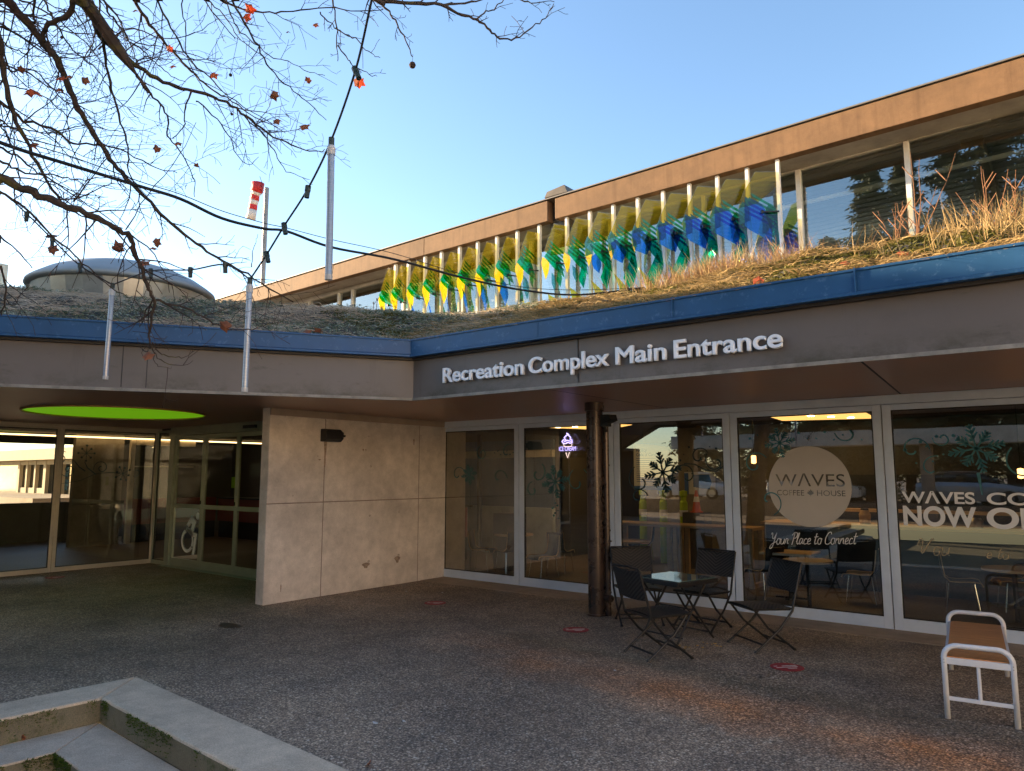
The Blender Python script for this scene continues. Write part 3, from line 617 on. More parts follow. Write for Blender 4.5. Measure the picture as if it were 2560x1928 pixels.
# shop window lettering
VY = YG + .018
cg = thing('cafe_window_letters', 'white window letters WAVES COFFEE NOW OPEN on the rightmost cafe pane', 'window lettering')
place_text('line', 'WΛVES', onY(2000 + 850/3.332, 1250, VY).x, onY(2000 + 1458/3.332, 1250, VY).x, 1.311, VY, M['decal_white'], .118, 0, .022, parent=cg)
place_text('line', 'COFFEE', -.805, -.02 + .04, 1.311, VY, M['decal_white'], .118, 0, .022, parent=cg)
place_text('line', 'NOW', onY(2000 + 862/3.332, 1300, VY).x, -.900, 1.085, VY, M['decal_white'], .197, 0, .035, parent=cg)
place_text('line', 'OPEN', -.818, .02, 1.085, VY, M['decal_white'], .197, 0, .035, parent=cg)
# script lettering as strokes
GLY = {
 'Y': ([[(0,.9),(.05,1.05),(.15,1.0),(.2,.6),(.35,.5),(.5,.75),(.6,1.05)],[(.6,1.05),(.5,.4),(.35,-.25),(.15,-.4),(.08,-.2),(.3,.05),(.75,.25)]], .72),
 'o': ([[(.35,.5),(.15,.5),(.05,.25),(.15,.0),(.35,.02),(.42,.3),(.35,.5),(.5,.42)]], .5),
 'u': ([[(.02,.5),(.05,.08),(.2,.0),(.35,.15),(.4,.5),(.4,.1),(.52,.02)]], .5),
 'r': ([[(.02,.1),(.1,.5),(.2,.5),(.3,.45),(.28,.1),(.42,.1)]], .42),
 'P': ([[(.25,1.0),(.2,.5),(.12,-.05)],[(.0,.8),(.2,1.05),(.5,1.0),(.55,.75),(.4,.55),(.2,.55)]], .55),
 'l': ([[(.02,.2),(.2,.8),(.2,1.0),(.1,.9),(.08,.2),(.2,.0),(.3,.1)]], .3),
 'a': ([[(.38,.45),(.15,.5),(.05,.2),(.15,.0),(.33,.2),(.4,.48),(.38,.1),(.52,.05)]], .5),
 'c': ([[(.38,.42),(.2,.5),(.05,.25),(.15,.0),(.42,.08)]], .42),
 'e': ([[(.05,.2),(.3,.3),(.3,.48),(.15,.5),(.05,.25),(.15,.0),(.42,.08)]], .42),
 't': ([[(.2,.95),(.12,.2),(.2,.0),(.35,.1)],[(.0,.62),(.4,.66)]], .38),
 'C': ([[(.6,.85),(.5,1.05),(.25,.95),(.05,.5),(.1,.1),(.35,-.02),(.65,.15)]], .62),
 'n': ([[(.02,.0),(.08,.5),(.1,.3),(.25,.5),(.34,.4),(.36,.08),(.5,.05)]], .5),
 'V': ([[(0,.6),(.1,1.0),(.25,.9),(.35,.05),(.75,1.0),(.9,.95)]], .95), ' ': ([], .3)}
def script(name, items, x0, x1, z0, h, mt, parent=None, wt=.0075, dz=0):
    tot = sum(GLY[c][1] for c in items); sx = (x1 - x0) / tot; mb = MB(); x = 0
    for c in items:
        for stk in GLY[c][0]:
            pts = [Vector(((x + px_) * sx + x0 + py_ * h * .22, VY - .002, py_ * h + z0 + (x + px_) * sx * dz)) for px_, py_ in stk]
            q = []
            for i in range(len(pts) - 1):       # Catmull-Rom smoothing
                p0 = pts[max(i - 1, 0)]; p1 = pts[i]; p2 = pts[i + 1]; p3 = pts[min(i + 2, len(pts) - 1)]
                for k in range(5):
                    t = k / 5; q.append(.5 * ((2 * p1) + (p2 - p0) * t + (2 * p0 - 5 * p1 + 4 * p2 - p3) * t * t + (3 * p1 - p0 - 3 * p2 + p3) * t ** 3))
            q.append(pts[-1]); mb.tube(q, wt / 2, 5)
        x += GLY[c][1]
    return mb.build(name, mt, parent)
scr = script('script_lettering', 'Your Place to Connect', -2.965, -2.03, .80, .125, M['decal_white'], dz=.06); tag(scr, 'thin cursive window lettering below the round coffee logo', 'window lettering')
sc2 = thing('script_lettering', 'partly peeled cursive lettering on the rightmost pane', 'window lettering')
script('word', 'Vou', -1.46, -1.16, .79, .15, mat('gold_vinyl', (.36,.30,.20), .6), sc2, .012); script('word', 'e to', -.85, -.66, .79, .10, bpy.data.materials['gold_vinyl'], sc2, .012)
# round logo with the words cut out of it
def logo():
    dg = bpy.context.evaluated_depsgraph_get(); c = bpy.data.curves.new('logo', 'CURVE'); c.dimensions = '2D'; c.fill_mode = 'BOTH'
    def poly(pts):
        s_ = c.splines.new('POLY'); s_.points.add(len(pts) - 1)
        for i, p in enumerate(pts): s_.points[i].co = (p[0], p[1], 0, 1)
        s_.use_cyclic_u = True
    poly([(.452 * math.cos(a), .452 * math.sin(a)) for a in np.linspace(0, 2 * math.pi, 73)[:-1]])
    def words(body, x0, x1, z0, h, off):
        f = bpy.data.curves.new('t', 'FONT'); f.body = body; f.size = 1; f.offset = off
        o = bpy.data.objects.new('t', f); COL.objects.link(o); bpy.context.view_layer.update()
        cu = o.to_curve(bpy.context.evaluated_depsgraph_get()); sp = []
        for s_ in cu.splines:
            P_ = []
            bp = s_.bezier_points
            if len(bp):
                n_ = len(bp)
                for i in range(n_):
                    a, b = bp[i], bp[(i + 1) % n_]
                    for k in range(5):
                        t = k / 5; P_.append(a.co * (1 - t) ** 3 + a.handle_right * 3 * t * (1 - t) ** 2 + b.handle_left * 3 * t * t * (1 - t) + b.co * t ** 3)
            else: P_ = [Vector(p.co[:3]) for p in s_.points]
            sp.append(P_)
        xs = [p.x for q in sp for p in q]; mn, mx_ = min(xs), max(xs)
        for q in sp: poly([((p.x - mn) / (mx_ - mn) * (x1 - x0) + x0, p.y / .73 * h + z0) for p in q])
        o.to_curve_clear(); bpy.data.objects.remove(o)
    words('WΛVES', -.37, .385, .0, .145, .012); words('COFFEE', -.36, -.055, -.105, .065, .01); words('HOUSE', .085, .385, -.105, .065, .01)
    leaf = [(0,.05),(.012,.025),(.028,.032),(.024,.008),(.042,.018),(.038,.002),(.048,-.006),(.02,-.022),(.022,-.032),(.003,-.028),(.003,-.05),(-.003,-.05),(-.003,-.028),(-.022,-.032),(-.02,-.022),(-.048,-.006),(-.038,.002),(-.042,.018),(-.024,.008),(-.028,.032),(-.012,.025)]
    poly([(x * .8 + .015, z * .8 - .072) for x, z in leaf])
    o = bpy.data.objects.new('coffee_logo', c); COL.objects.link(o); bpy.context.view_layer.update()
    me = bpy.data.meshes.new_from_object(o.evaluated_get(bpy.context.evaluated_depsgraph_get())); bpy.data.objects.remove(o)
    me.materials.clear(); me.materials.append(M['decal_disc'])
    o = bpy.data.objects.new('coffee_logo', me); COL.objects.link(o); o.rotation_euler = (R(90), 0, 0); o.location = (-2.495, VY, 1.47); return o
tag(logo(), 'large round frosted coffee house logo on the cafe window', 'window logo')
# ---- snowflake and swirl decals
def strip(mb, pts, w0, w1, fr):            # one continuous flat ribbon
    pts = [Vector(p) for p in pts]; n = len(pts); Lf = []; Rt = []
    for i in range(n):
        d = (pts[min(i + 1, n - 1)] - pts[max(i - 1, 0)]); d = d.normalized() if d.length > 1e-7 else Vector((1, 0)); s_ = Vector((-d.y, d.x)) * (w0 + (w1 - w0) * i / (n - 1)) / 2
        Lf.append(pts[i] + s_); Rt.append(pts[i] - s_)
    vs = [fr(p.x, p.y, h) for h in (0, .0015) for p in Lf + Rt]; N = 2 * n; fs = []
    for i in range(n - 1):
        fs += [(i, i + 1, n + i + 1, n + i), (N + i, N + n + i, N + n + i + 1, N + i + 1), (i, N + i, N + i + 1, i + 1), (n + i, n + i + 1, N + n + i + 1, N + n + i)]
    fs += [(0, n, N + n, N), (n - 1, N + n - 1, N + N - 1, N - 1)]
    mb.add(vs, fs)
def flake(mb, cx_, cz, r, fr, kind=0, rot=0.2, n=8):
    for i in range(n):
        a = rot + 2 * math.pi * i / n; d = Vector((math.cos(a), math.sin(a))); c = Vector((cx_, cz)); rr = r * (1 if i % 2 == 0 else .8)
        strip(mb, [c, c + d * rr], .018 * r / .25, .012 * r / .25, fr)
        for q in ((.45, .28), (.65, .24), (.85, .16)) if kind == 0 else ((1.0, .16),):
            for sg_ in (1, -1):
                d2 = Vector((math.cos(a + sg_ * .8), math.sin(a + sg_ * .8))); p = c + d * rr * q[0]
                strip(mb, [p, p + d2 * r * q[1]], .03 * r / .25, .012 * r / .25, fr)
        if kind == 1: dot(mb, *(c + d * rr * 1.0), .02 * r / .25 + .008, fr)
def dot(mb, x, z, r, fr): mb.prism([(x + r * math.cos(a), z + r * math.sin(a)) for a in np.linspace(0, 2 * math.pi, 11)[:-1]], 0, .0015, fr=fr)
def swirl(mb, cx_, cz, r, a0, turns, fr, tail=None, sg_=1):
    pts = []
    for i in range(34):
        t = i / 33; a = a0 + sg_ * turns * 2 * math.pi * t; q = r * (1 - .86 * t); pts.append((cx_ + q * math.cos(a), cz + q * math.sin(a)))
    if tail: pts = [tail] + pts
    strip(mb, pts, .008 * r / .15 + .003, .018, fr)
frY = lambda x, z, y: (x, VY - .001 - y, z); frX = lambda y, z, x: (-13.618 + x, y, z)
class Rec:                                   # every flake, swirl, ribbon and dot of a decal becomes a part
    pass
def decal(label, fn, mt, fr):
    global flake, swirl, strip, dot
    t_ = thing('snowflake_decal', label, 'window decal', (0, 0, 0), 0, 'winter window decals'); f0, s0, r0, d0 = flake, swirl, strip, dot; dots = MB(); depth = [0]
    def wrap(name, fn_):
        def g_(mb, *a, **k):
            if depth[0]: return fn_(mb, *a, **k)
            depth[0] = 1; m2 = MB(); fn_(m2, *a, **k); depth[0] = 0; m2.build(name, mt, t_)
        return g_
    flake, swirl, strip, dot = wrap('snowflake', f0), wrap('swirl', s0), wrap('ribbon', r0), wrap('dot', d0)
    fn(None, fr); flake, swirl, strip, dot = f0, s0, r0, d0
def dA(mb, fr):
    flake(mb, -7.62, 1.60, .16, fr); swirl(mb, -7.35, 1.93, .12, 2, 1.2, fr); swirl(mb, -7.02, 1.55, .16, 0, .7, fr); swirl(mb, -7.85, 1.6, .14, .5, .8, fr)
    swirl(mb, -6.85, 1.93, .14, 1.0, .6, fr)
    for k in range(8): dot(mb, -7.1 + .06 * k, 1.93 + .03 * math.sin(k * 2.1), .012, fr)
def dB(mb, fr):
    flake(mb, -5.98, 1.50, .24, fr); swirl(mb, -6.38, 1.38, .12, 1.6, .9, fr); swirl(mb, -6.3, 1.62, .16, 1, .8, fr, sg_=-1); swirl(mb, -5.6, 1.50, .18, 2, .7, fr); swirl(mb, -5.3, 1.15, .2, 1.4, .6, fr); swirl(mb, -5.35, 1.72, .15, 3.4, .7, fr)
    for k in range(7): dot(mb, -5.98 + .05 * math.sin(k * 2.4), 1.2 - .05 * k * .7, .010 + .004 * (k % 3), fr)
def dC(mb, fr):
    flake(mb, -4.30, 1.63, .27, fr); swirl(mb, -4.62, 1.52, .20, 2.0, .8, fr); swirl(mb, -3.98, 1.58, .20, 3.6, .9, fr, sg_=-1); swirl(mb, -3.80, 1.82, .13, .4, .9, fr); swirl(mb, -3.58, 1.76, .15, 2.4, .8, fr); swirl(mb, -4.66, 1.30, .14, .2, .7, fr)
    strip(mb, [(-4.0, 1.74), (-3.86, 1.73), (-3.72, 1.66), (-3.58, 1.64), (-3.46, 1.72)], .014, .012, fr)
    for k in range(16): dot(mb, -4.05 + .04 * k + .01 * math.sin(k), 1.78 + .17 * math.sin(k * 2.7), .008 + .006 * (k % 3 == 0), fr)
def dD(mb, fr):
    flake(mb, -2.80, 1.97, .18, fr); swirl(mb, -3.1, 1.72, .16, .5, .9, fr); swirl(mb, -2.95, 1.30, .17, 5.0, .8, fr); swirl(mb, -2.05, 2.07, .14, 3.2, .6, fr)
    for k in range(14): dot(mb, -3.15 + .095 * k, 2.03 + .05 * math.sin(k * 2.3), .009 + .006 * (k % 3 == 0), fr)
def dE(mb, fr):
    flake(mb, -.86, 1.86, .25, fr); swirl(mb, -1.42, 1.86, .15, 0, .9, fr); swirl(mb, -1.15, 1.97, .09, 3, 1, fr); swirl(mb, -1.25, 1.66, .14, 1.2, .6, fr); swirl(mb, -.45, 1.7, .2, 2.2, .7, fr)
    strip(mb, [(-.86, 1.62), (-.84, 1.40)], .03, .012, fr)
    for k in range(14): dot(mb, -1.5 + .05 * k, 1.86 + .14 * math.sin(k * 2.3), .010 + .007 * (k % 3 == 0), fr)
decal('pale teal snowflake and swirl decal on the cafe pane beside the concrete wall', dA, M['decal_teal'], frY)
decal('large teal snowflake decal left of the steel column', dB, M['decal_teal'], frY)
decal('dark snowflake decal over the code of conduct poster', dC, M['decal_teal_dark'], frY)
decal('teal snowflake decal above the round coffee logo', dD, M['decal_teal'], frY)
decal('blue-teal snowflake decal above the NOW OPEN letters', dE, M['decal_teal'], frY)
def dL(mb, fr):
    flake(mb, 5.42, 1.97, .13, fr, 1, 0); flake(mb, 6.05, 1.62, .13, fr, 1, .5); swirl(mb, 5.03, 1.88, .12, 1.0, 1.3, fr); swirl(mb, 5.15, 1.68, .13, 3.0, 1.3, fr); swirl(mb, 5.68, 1.72, .13, 3.4, 1.3, fr, sg_=-1); swirl(mb, 6.28, 1.66, .1, 4.2, .6, fr)
    strip(mb, [(5.05, 1.45), (5.35, 1.50), (5.6, 1.62), (5.85, 1.64), (6.0, 1.62)], .006, .012, fr); strip(mb, [(5.4, 1.82), (5.45, 1.72), (5.6, 1.60)], .014, .02, fr); strip(mb, [(5.22, 1.85), (5.32, 1.73), (5.42, 1.66)], .014, .02, fr)
decal('dark swirl and snowflake decal on the left lobby window', dL, M['decal_teal_dark'], frX)

# ================================================================== CAFE FURNITURE (seen through the glass)
def round_table(x, y, r, lab):
    t_ = thing('round_table', lab, 'table', (x, y, .004), 0, 'round cafe tables indoors')
    mb = MB(); mb.lathe([(.001, .57), (r, .57), (r, .595), (.001, .595)], n=40); mb.build('table_top', M['ply'], t_)
    mb = MB(); mb.tube([(0, 0, .02), (0, 0, .57)], .025, 12); mb.lathe([(.2, 0), (.2, .012), (.03, .03)], n=24); mb.build('pedestal', M['metal_black'], t_)
T = .60
for (px, py), r_, lab in (((1110, 1153), .33, 'pale round cafe table behind the two left panes'), ((1360, 1167), .30, 'round cafe table straight behind the steel column'), ((2190, 1228), .30, 'round cafe table at the right edge behind NOW OPEN'), ((1650, 1238), .28, 'low round table behind the woven chairs')):
    p = onZ(px * KD, py * KD, T); p.y = max(p.y, 9.1); round_table(p.x, p.y, r_, lab)
def cafe_chair(lab):
    c = thing('cafe_chair', lab, 'chair', (0, 0, 0), 0, 'shell chairs inside the cafe')
    prof = [(-.20, .66), (-.185, .52), (-.165, .40), (-.12, .355), (-.02, .35), (.12, .36), (.19, .35), (.21, .31)]
    mb = MB(); vs = []; n = len(prof)
    for x, z in prof:
        hw = .17 if z < .4 else .15
        for y in (-hw, 0, hw): vs.append((x - (.012 if y == 0 and z > .4 else 0), y, z - (.01 if y == 0 and z < .4 else 0)))
    vs2 = [(x - .006, y, z - .010) for x, y, z in vs]; fs = []
    for i in range(n - 1):
        for j in (0, 1):
            a = i * 3 + j; fs.append((a, a + 1, a + 4, a + 3)); b = a + 3 * n; fs.append((b, b + 3, b + 4, b + 1))
        for j in (0, 2):
            a = i * 3 + j; fs.append((a, a + 3, a + 3 + 3 * n, a + 3 * n))
    for i in (0, n - 1):
        for j in (0, 1): a = i * 3 + j; fs.append((a, a + 1, a + 1 + 3 * n, a + 3 * n))
    mb.add(vs + vs2, fs); mb.build('seat_shell', M['chair_black'], c, smooth=True)
    mb = MB()
    for sg_ in (-1, 1): mb.tube([Vector((x + .004, sg_ * .172 * (1 if z < .4 else .88), z)) for x, z in prof], .008, 6)
    mb.build('shell_edge', M['ply'], c)
    for sx_ in (-1, 1):
        for sy_ in (-1, 1):
            mb = MB(); mb.tube([(sx_ * .08 - .0, sy_ * .06, .345), (sx_ * .13, sy_ * .14, .33), (sx_ * .17, sy_ * .165, .0)], .009, 8); mb.build('leg', M['chrome'], c)
    return c
c0 = cafe_chair('shell chair left of the pale round table beside the concrete wall')
ch = [((1040, 1232), 20, None), ((1100, 1236), 160, 'shell chair drawn up at the near side of the left round table'), ((1175, 1250), 250, 'shell chair half behind the first wide mullion'), ((1210, 1236), 100, 'shell chair seen left of the steel column, back turned'),
      ((1390, 1215), 200, 'shell chair at the round table behind the steel column'), ((1465, 1215), 80, 'dark upright chair behind the woven chairs'), ((1655, 1290), 150, 'shell chair right of the fourth mullion behind the glass'), ((1865, 1300), 185, 'shell chair behind the coffee logo pane, facing left'),
      ((2080, 1320), 10, 'shell chair with pale edge below the NOW OPEN letters'), ((2200, 1320), 200, 'shell chair cut by the right edge behind the glass')]
for (px, py), a, lab in ch:
    p = onZ(px * KD, py * KD, .004); p.y = max(p.y, 8.95)
    c = c0 if lab is None else copy_tree(c0)
    if lab: c['label'] = lab
    c.location = (p.x, p.y, .004); c.rotation_euler = (0, 0, R(a))
# rectangular table on the cafe floor
q = onZ(1715 * KD, 1192 * KD, T); rt = thing('rectangular_table', 'pale rectangular cafe table behind the cursive lettering', 'table', (q.x - .05, max(q.y, 9.2), .004), R(2))
mb = MB(); mb.box((-.32, -.26, .562), (.32, .26, .595)); mb.build('table_top', [M['ply']], rt); mb = MB(); mb.box((-.322, -.264, .563), (.322, -.261, .594)); mb.build('edge_band', M['ply_edge'], rt)
mb = MB(); mb.box((-.03, -.03, 0), (.03, .03, .562)); mb.box((-.2, -.03, 0), (.2, .03, .02)); mb.box((-.03, -.2, 0), (.03, .2, .0199)); mb.build('pedestal', M['metal_black'], rt)
# tall plywood high table
ht = thing('high_table', 'tall plywood high table with open frame legs inside the cafe', 'table', (-5.15, 10.6, .004), 0)
mb = MB(); mb.box((-1.0, -.25, .80), (1.35, .25, .84)); mb.build('table_top', M['ply'], ht)
for x_ in (-.97, .02, .12, 1.28):
    mb = MB(); mb.box((x_, -.24, 0), (x_ + .06, .24, .06)); mb.box((x_, -.24, .06), (x_ + .06, -.18, .80)); mb.box((x_, .18, .06), (x_ + .06, .24, .80)); mb.build('leg', M['ply'], ht)
# counter with ply top running to the right
cn = thing('cafe_counter', 'long black cafe counter with a pale wood top behind the logo', 'counter', (0, 0, 0))
mb = MB(); mb.box((-3.9, 11.2, .004), (7, 11.8, .86)); mb.build('front', M['counter'], cn); mb = MB(); mb.box((-3.95, 11.12, .862), (7, 11.85, .90)); mb.box((-3.5, 11.9, 1.05), (7, 12.2, 1.09)); mb.build('counter_top', M['ply'], cn)
mb = MB(); mb.box((-3.2, 12.3, .9), (7, 13.1, 1.6)); mb.build('back_bar', M['counter'], cn)
for x_, h_, mt, lab in ((-3.3, .16, 'black', 'dark coffee grinder at the left end of the counter'), (-2.55, .20, 'ply', 'paper bags stacked on the counter behind the logo'), (-1.2, .14, 'galv', 'steel container on the counter between logo and letters'), (-.35, .22, 'black', 'tall dark machine on the counter behind the letters')):
    t_ = thing('counter_item', lab, 'container', (x_, 11.4, .90)); mb = MB(); mb.lathe([(.001, 0), (.07, 0), (.08, h_ * .7), (.05, h_), (.001, h_)], n=16); mb.build('body', M[mt], t_); mb = MB(); mb.lathe([(.001, h_ + .001), (.055, h_ + .001), (.05, h_ + .02), (.001, h_ + .03)], n=16); mb.build('lid', M['black'], t_)
# pendants
for (px, py), lab in (((1628, 992), 'amber pendant lamp left of the round logo'), ((2205, 1022), 'amber pendant lamp near the big blue snowflake')):
    p = onY(px * KD, py * KD, 11.0); t_ = thing('pendant_lamp', lab, 'lamp', (p.x, 11.0, p.z)); mb = MB(); mb.lathe([(.001, -.07), (.035, -.06), (.035, .05), (.001, .06)], n=14); mb.build('bulb', M['pendant'], t_)
    mb = MB(); mb.tube([(0, 0, .06), (0, 0, 2.49 - p.z)], .006, 6); mb.build('cord', M['black'], t_)
# poster
pa = onY(1368 * KD, 958 * KD, 13.18); po = thing('code_of_conduct_poster', 'blue and white Facility Code of Conduct poster on the cafe back wall', 'poster', (pa.x, 13.19, pa.z))
mb = MB(); mb.box((0, -.006, -.93), (.82, 0, 0)); mb.build('paper', M['poster'], po)
mb = MB(); mb.prism([(0, 0), (.82, 0), (.82, -.10), (.5, -.05), (.2, -.02)], .007, .009, fr=lambda x, z, y: (x, -y, z)); mb.box((0, -.009, -.93), (.82, -.007, -.85))
for k in range(12): mb.box((.06, -.009, -.30 - k * .042), (.5 + .2 * ((k * 7) % 4) / 4, -.007, -.305 - k * .042 - .006))
mb.build('print', M['poster_blue'], po)
a_ = place_text('heading', 'Facility', .06, .30, -.17, -.008, M['poster_blue'], .065, 0, .02, parent=po); place_text('heading', 'Code of Conduct', .06, .60, -.26, -.008, M['poster_blue'], .065, 0, .02, parent=po)
pb = onY(1478 * KD, 1020 * KD, 13.18); p2 = thing('map_notice', 'small blue and white notice right of the poster', 'poster', (pb.x, 13.19, pb.z)); mb = MB(); mb.box((0, -.006, -.42), (.62, 0, 0)); mb.build('paper', M['poster'], p2); mb = MB(); mb.box((0, -.009, -.42), (.08, -.007, -.02)); mb.prism([(.18, -.05), (.5, -.05), (.55, -.2), (.5, -.32), (.3, -.3), (.18, -.28)], .007, .009, fr=lambda x, z, y: (x, -y, z)); mb.build('print', M['poster_blue'], p2)
# lime bollards and cone
for px, lab in ((1389, 'leftmost lime plastic bollard inside the cafe'), (1433, 'middle lime plastic bollard inside the cafe'), (1477, 'right lime plastic bollard beside the orange cone')):
    p = onY(px * KD, 1100 * KD, 12.4); t_ = thing('lime_bollard', lab, 'bollard', (p.x, 12.4, .004), 0, 'lime bollards by the back wall')
    mb = MB(); mb.lathe([(.001, 0), (.07, 0), (.07, 1.1), (.05, 1.13), (.05, 1.2), (.07, 1.22), (.07, 1.3), (.001, 1.32)], n=18); mb.build('post', M['hivis'], t_); mb = MB(); mb.lathe([(.072, .85), (.074, .86), (.074, .95), (.072, .96)], n=18); mb.build('band', M['decal_white'], t_)
p = onY(1487 * KD, 1080 * KD, 12.1); t_ = thing('traffic_cone', 'orange traffic cone standing on the ledge right of the bollards', 'cone', (p.x + .15, 12.1, .95)); mb = MB(); mb.lathe([(.001, 0), (.11, 0), (.11, .02), (.075, .025), (.02, .38), (.001, .38)], n=18); mb.build('body', M['orange'], t_); mb = MB(); mb.lathe([(.052, .18), (.053, .18), (.038, .27), (.037, .27)], n=18); mb.build('band', M['decal_white'], t_)
t_ = thing('plinth', 'grey plinth under the orange cone', 'plinth', (p.x + .15, 12.1, .004)); mb = MB(); mb.box((-.2, -.15, 0), (.2, .15, .945)); mb.box((-.22, -.17, 0), (.22, .17, .03)); mb.build('block', M['inwall'], t_)
# neon ice cream sign in the window
na = onY(1050 + 938 / 2.872, 950 + 388 / 2.872, YG + .12); nb_ = onY(1050 + 1172 / 2.872, 950 + 556 / 2.872, YG + .12)
ns = thing('ice_cream_sign', 'clear panel with violet neon ice cream cone reading ICE CREAM', 'neon sign', (0, YG + .12, 0))
mb = MB(); mb.box((na.x, 0, nb_.z), (nb_.x + .06, .008, na.z)); mb.build('panel', glass('sign_acrylic', (.9,.9,.9), 1.45, 1.2, .03), ns)
cx_, cz_ = (na.x + nb_.x) / 2 + .02, (na.z + nb_.z) / 2; ww = nb_.x - na.x
mb = MB(); L = lambda P_: mb.tube([(cx_ + x * ww, -.01, cz_ + z * ww) for x, z in P_], .0065, 6)
L([(-.12,.05),(-.17,.10),(-.12,.15),(-.05,.14),(-.1,.2),(-.04,.25),(.0,.26),(-.02,.32),(.03,.28),(.05,.24),(.1,.2),(.08,.15),(.14,.14),(.14,.07),(.08,.05),(.02,.08),(-.05,.05),(-.12,.05)]); L([(-.1,.1),(0,.13),(.1,.1)]); mb.build('scoop', M['neon'], ns)
mb = MB(); L([(-.12,.04),(-.1,-.03),(.12,-.03),(.14,.04)]); L([(-.05,-.18),(0,-.32),(.06,-.18)]); mb.build('cone', emis('dim_neon', (.5,.35,.3), .7), ns)
o = place_text('lettering', 'ICE CREAM', cx_ - .26 * ww, cx_ + .26 * ww, cz_ - .14 * ww, -.012, M['neon'], .065, 0, -.006, parent=ns)

# ================================================================== BISTRO SET AND BENCH
def uv_panel(name, corners, nu, nv, curve, th, mt, parent, uvs=(1, 1)):
    me = bpy.data.meshes.new(name); bm = bmesh.new(); uvl = bm.loops.layers.uv.new('UVMap'); A, Bq, Cq, D = [Vector(c) for c in corners]; grid = []
    nrm = (Bq - A).cross(D - A).normalized()
    for side in (0, 1):
        g_ = []
        for j in range(nv + 1):
            row = []
            for i in range(nu + 1):
                u, v_ = i / nu, j / nv; p = A.lerp(Bq, u).lerp(D.lerp(Cq, u), v_); p = p + nrm * (curve * math.sin(math.pi * u) + (th if side else 0)); row.append(bm.verts.new(p))
            g_.append(row)
        grid.append(g_)
    def face(vs, us):
        f = bm.faces.new(vs)
        for l_, u in zip(f.loops, us): l_[uvl].uv = (u[0] * uvs[0], u[1] * uvs[1])
    for s_ in (0, 1):
        for j in range(nv):
            for i in range(nu):
                q = [(i, j), (i + 1, j), (i + 1, j + 1), (i, j + 1)]; face([grid[s_][b][a] for a, b in q], [(a / nu, b / nv) for a, b in q])
    for i in range(nu):
        for j in (0, nv): face([grid[0][j][i], grid[0][j][i + 1], grid[1][j][i + 1], grid[1][j][i]], [(.5, .5)] * 4)
    for j in range(nv):
        for i in (0, nu): face([grid[0][j][i], grid[0][j + 1][i], grid[1][j + 1][i], grid[1][j][i]], [(.5, .5)] * 4)
    bmesh.ops.recalc_face_normals(bm, faces=bm.faces); bm.to_mesh(me); bm.free(); me.materials.append(mt)
    for p in me.polygons: p.use_smooth = len(p.vertices) == 4 and False
    o = bpy.data.objects.new(name, me); COL.objects.link(o); o.parent = parent; return o
def wicker_chair(lab):        # faces +X, modelling units
    c = thing('wicker_chair', lab, 'chair', (0, 0, 0), 0, 'folding woven chairs round the bistro table')
    hw = .205; sh = .355
    s_ = uv_panel('seat', [(-.17, -hw, sh), (-.17, hw, sh), (.20, hw, sh + .012), (.20, -hw, sh + .012)], 8, 8, -.012, .016, M['wicker'], c)
    b_ = uv_panel('backrest', [(-.215, hw, sh + .135), (-.215, -hw, sh + .135), (-.285, -hw - .01, sh + .375), (-.285, hw + .01, sh + .375)], 10, 6, .022, .014, M['wicker'], c, (1, .8))
    for sy in (-1, 1):
        y = sy * (hw + .008); mb = MB(); mb.tube([(-.29, y + sy * .002, sh + .38), (-.24, y, sh + .2), (-.18, y, sh - .02), (-.05, y, .19), (.19, y, .012)], .0105, 8); mb.tube([(.19, y, .012), (.20, y, .0)], .015, 8); mb.build('leg', M['metal_black'], c)
        y = sy * (hw - .018); mb = MB(); mb.tube([(.17, y, sh - .01), (.05, y, .20), (-.20, y, .012)], .0105, 8); mb.tube([(-.20, y, .012), (-.208, y, .0)], .015, 8); mb.build('leg', M['metal_black'], c)
    for P_ in ([(.13, -hw, .07), (.13, hw, .07)], [(-.15, -hw + .02, .055), (-.15, hw - .02, .055)], [(-.19, -hw, sh - .005), (-.19, hw, sh - .005)], [(.19, -hw, sh), (.19, hw, sh)], [(-.287, -hw - .01, sh + .382), (-.262, 0, sh + .386), (-.287, hw + .01, sh + .382)]):
        mb = MB(); mb.tube(P_, .009, 8); mb.build('crossbar', M['metal_black'], c)
    return c
CH = [((-3.15, 6.12), math.atan2(.86, .50), 'woven folding chair nearest the camera with its back to us'),
      ((-2.53, 7.01), math.atan2(-.80, -.60), 'woven folding chair on the right, turned toward the table'),
      ((-3.32, 7.50), math.atan2(-.97, -.16), 'woven folding chair against the window behind the table'),
      ((-3.98, 7.30), math.atan2(-.74, .67), 'brownish woven folding chair beside the steel column')]
w0 = wicker_chair(CH[0][2])
for i, (p, a, lab) in enumerate(CH):
    c = w0 if i == 0 else copy_tree(w0); c['label'] = lab; c.location = (p[0], p[1], 0); c.rotation_euler = (0, 0, a); c.scale = (1.06, 1.06, 1.06)
bt = thing('bistro_table', 'square black bistro table with a glass top and crossed legs', 'table', (-3.32, 6.86, 0), R(-14))
hs = .29; zt = .585
mb = MB()
for a, b_ in (((-hs, -hs), (hs, -hs)), ((hs, -hs), (hs, hs)), ((hs, hs), (-hs, hs)), ((-hs, hs), (-hs, -hs))): mb.bar((*a, zt - .02), (*b_, zt - .02), .03, .04)
mb.build('rim', M['wicker'] if False else M['metal_black'], bt, bevel=.006)
uv_panel('woven_top', [(-hs, -hs, zt - .03), (hs, -hs, zt - .03), (hs, hs, zt - .03), (-hs, hs, zt - .03)], 4, 4, 0, .01, M['wicker'], bt)
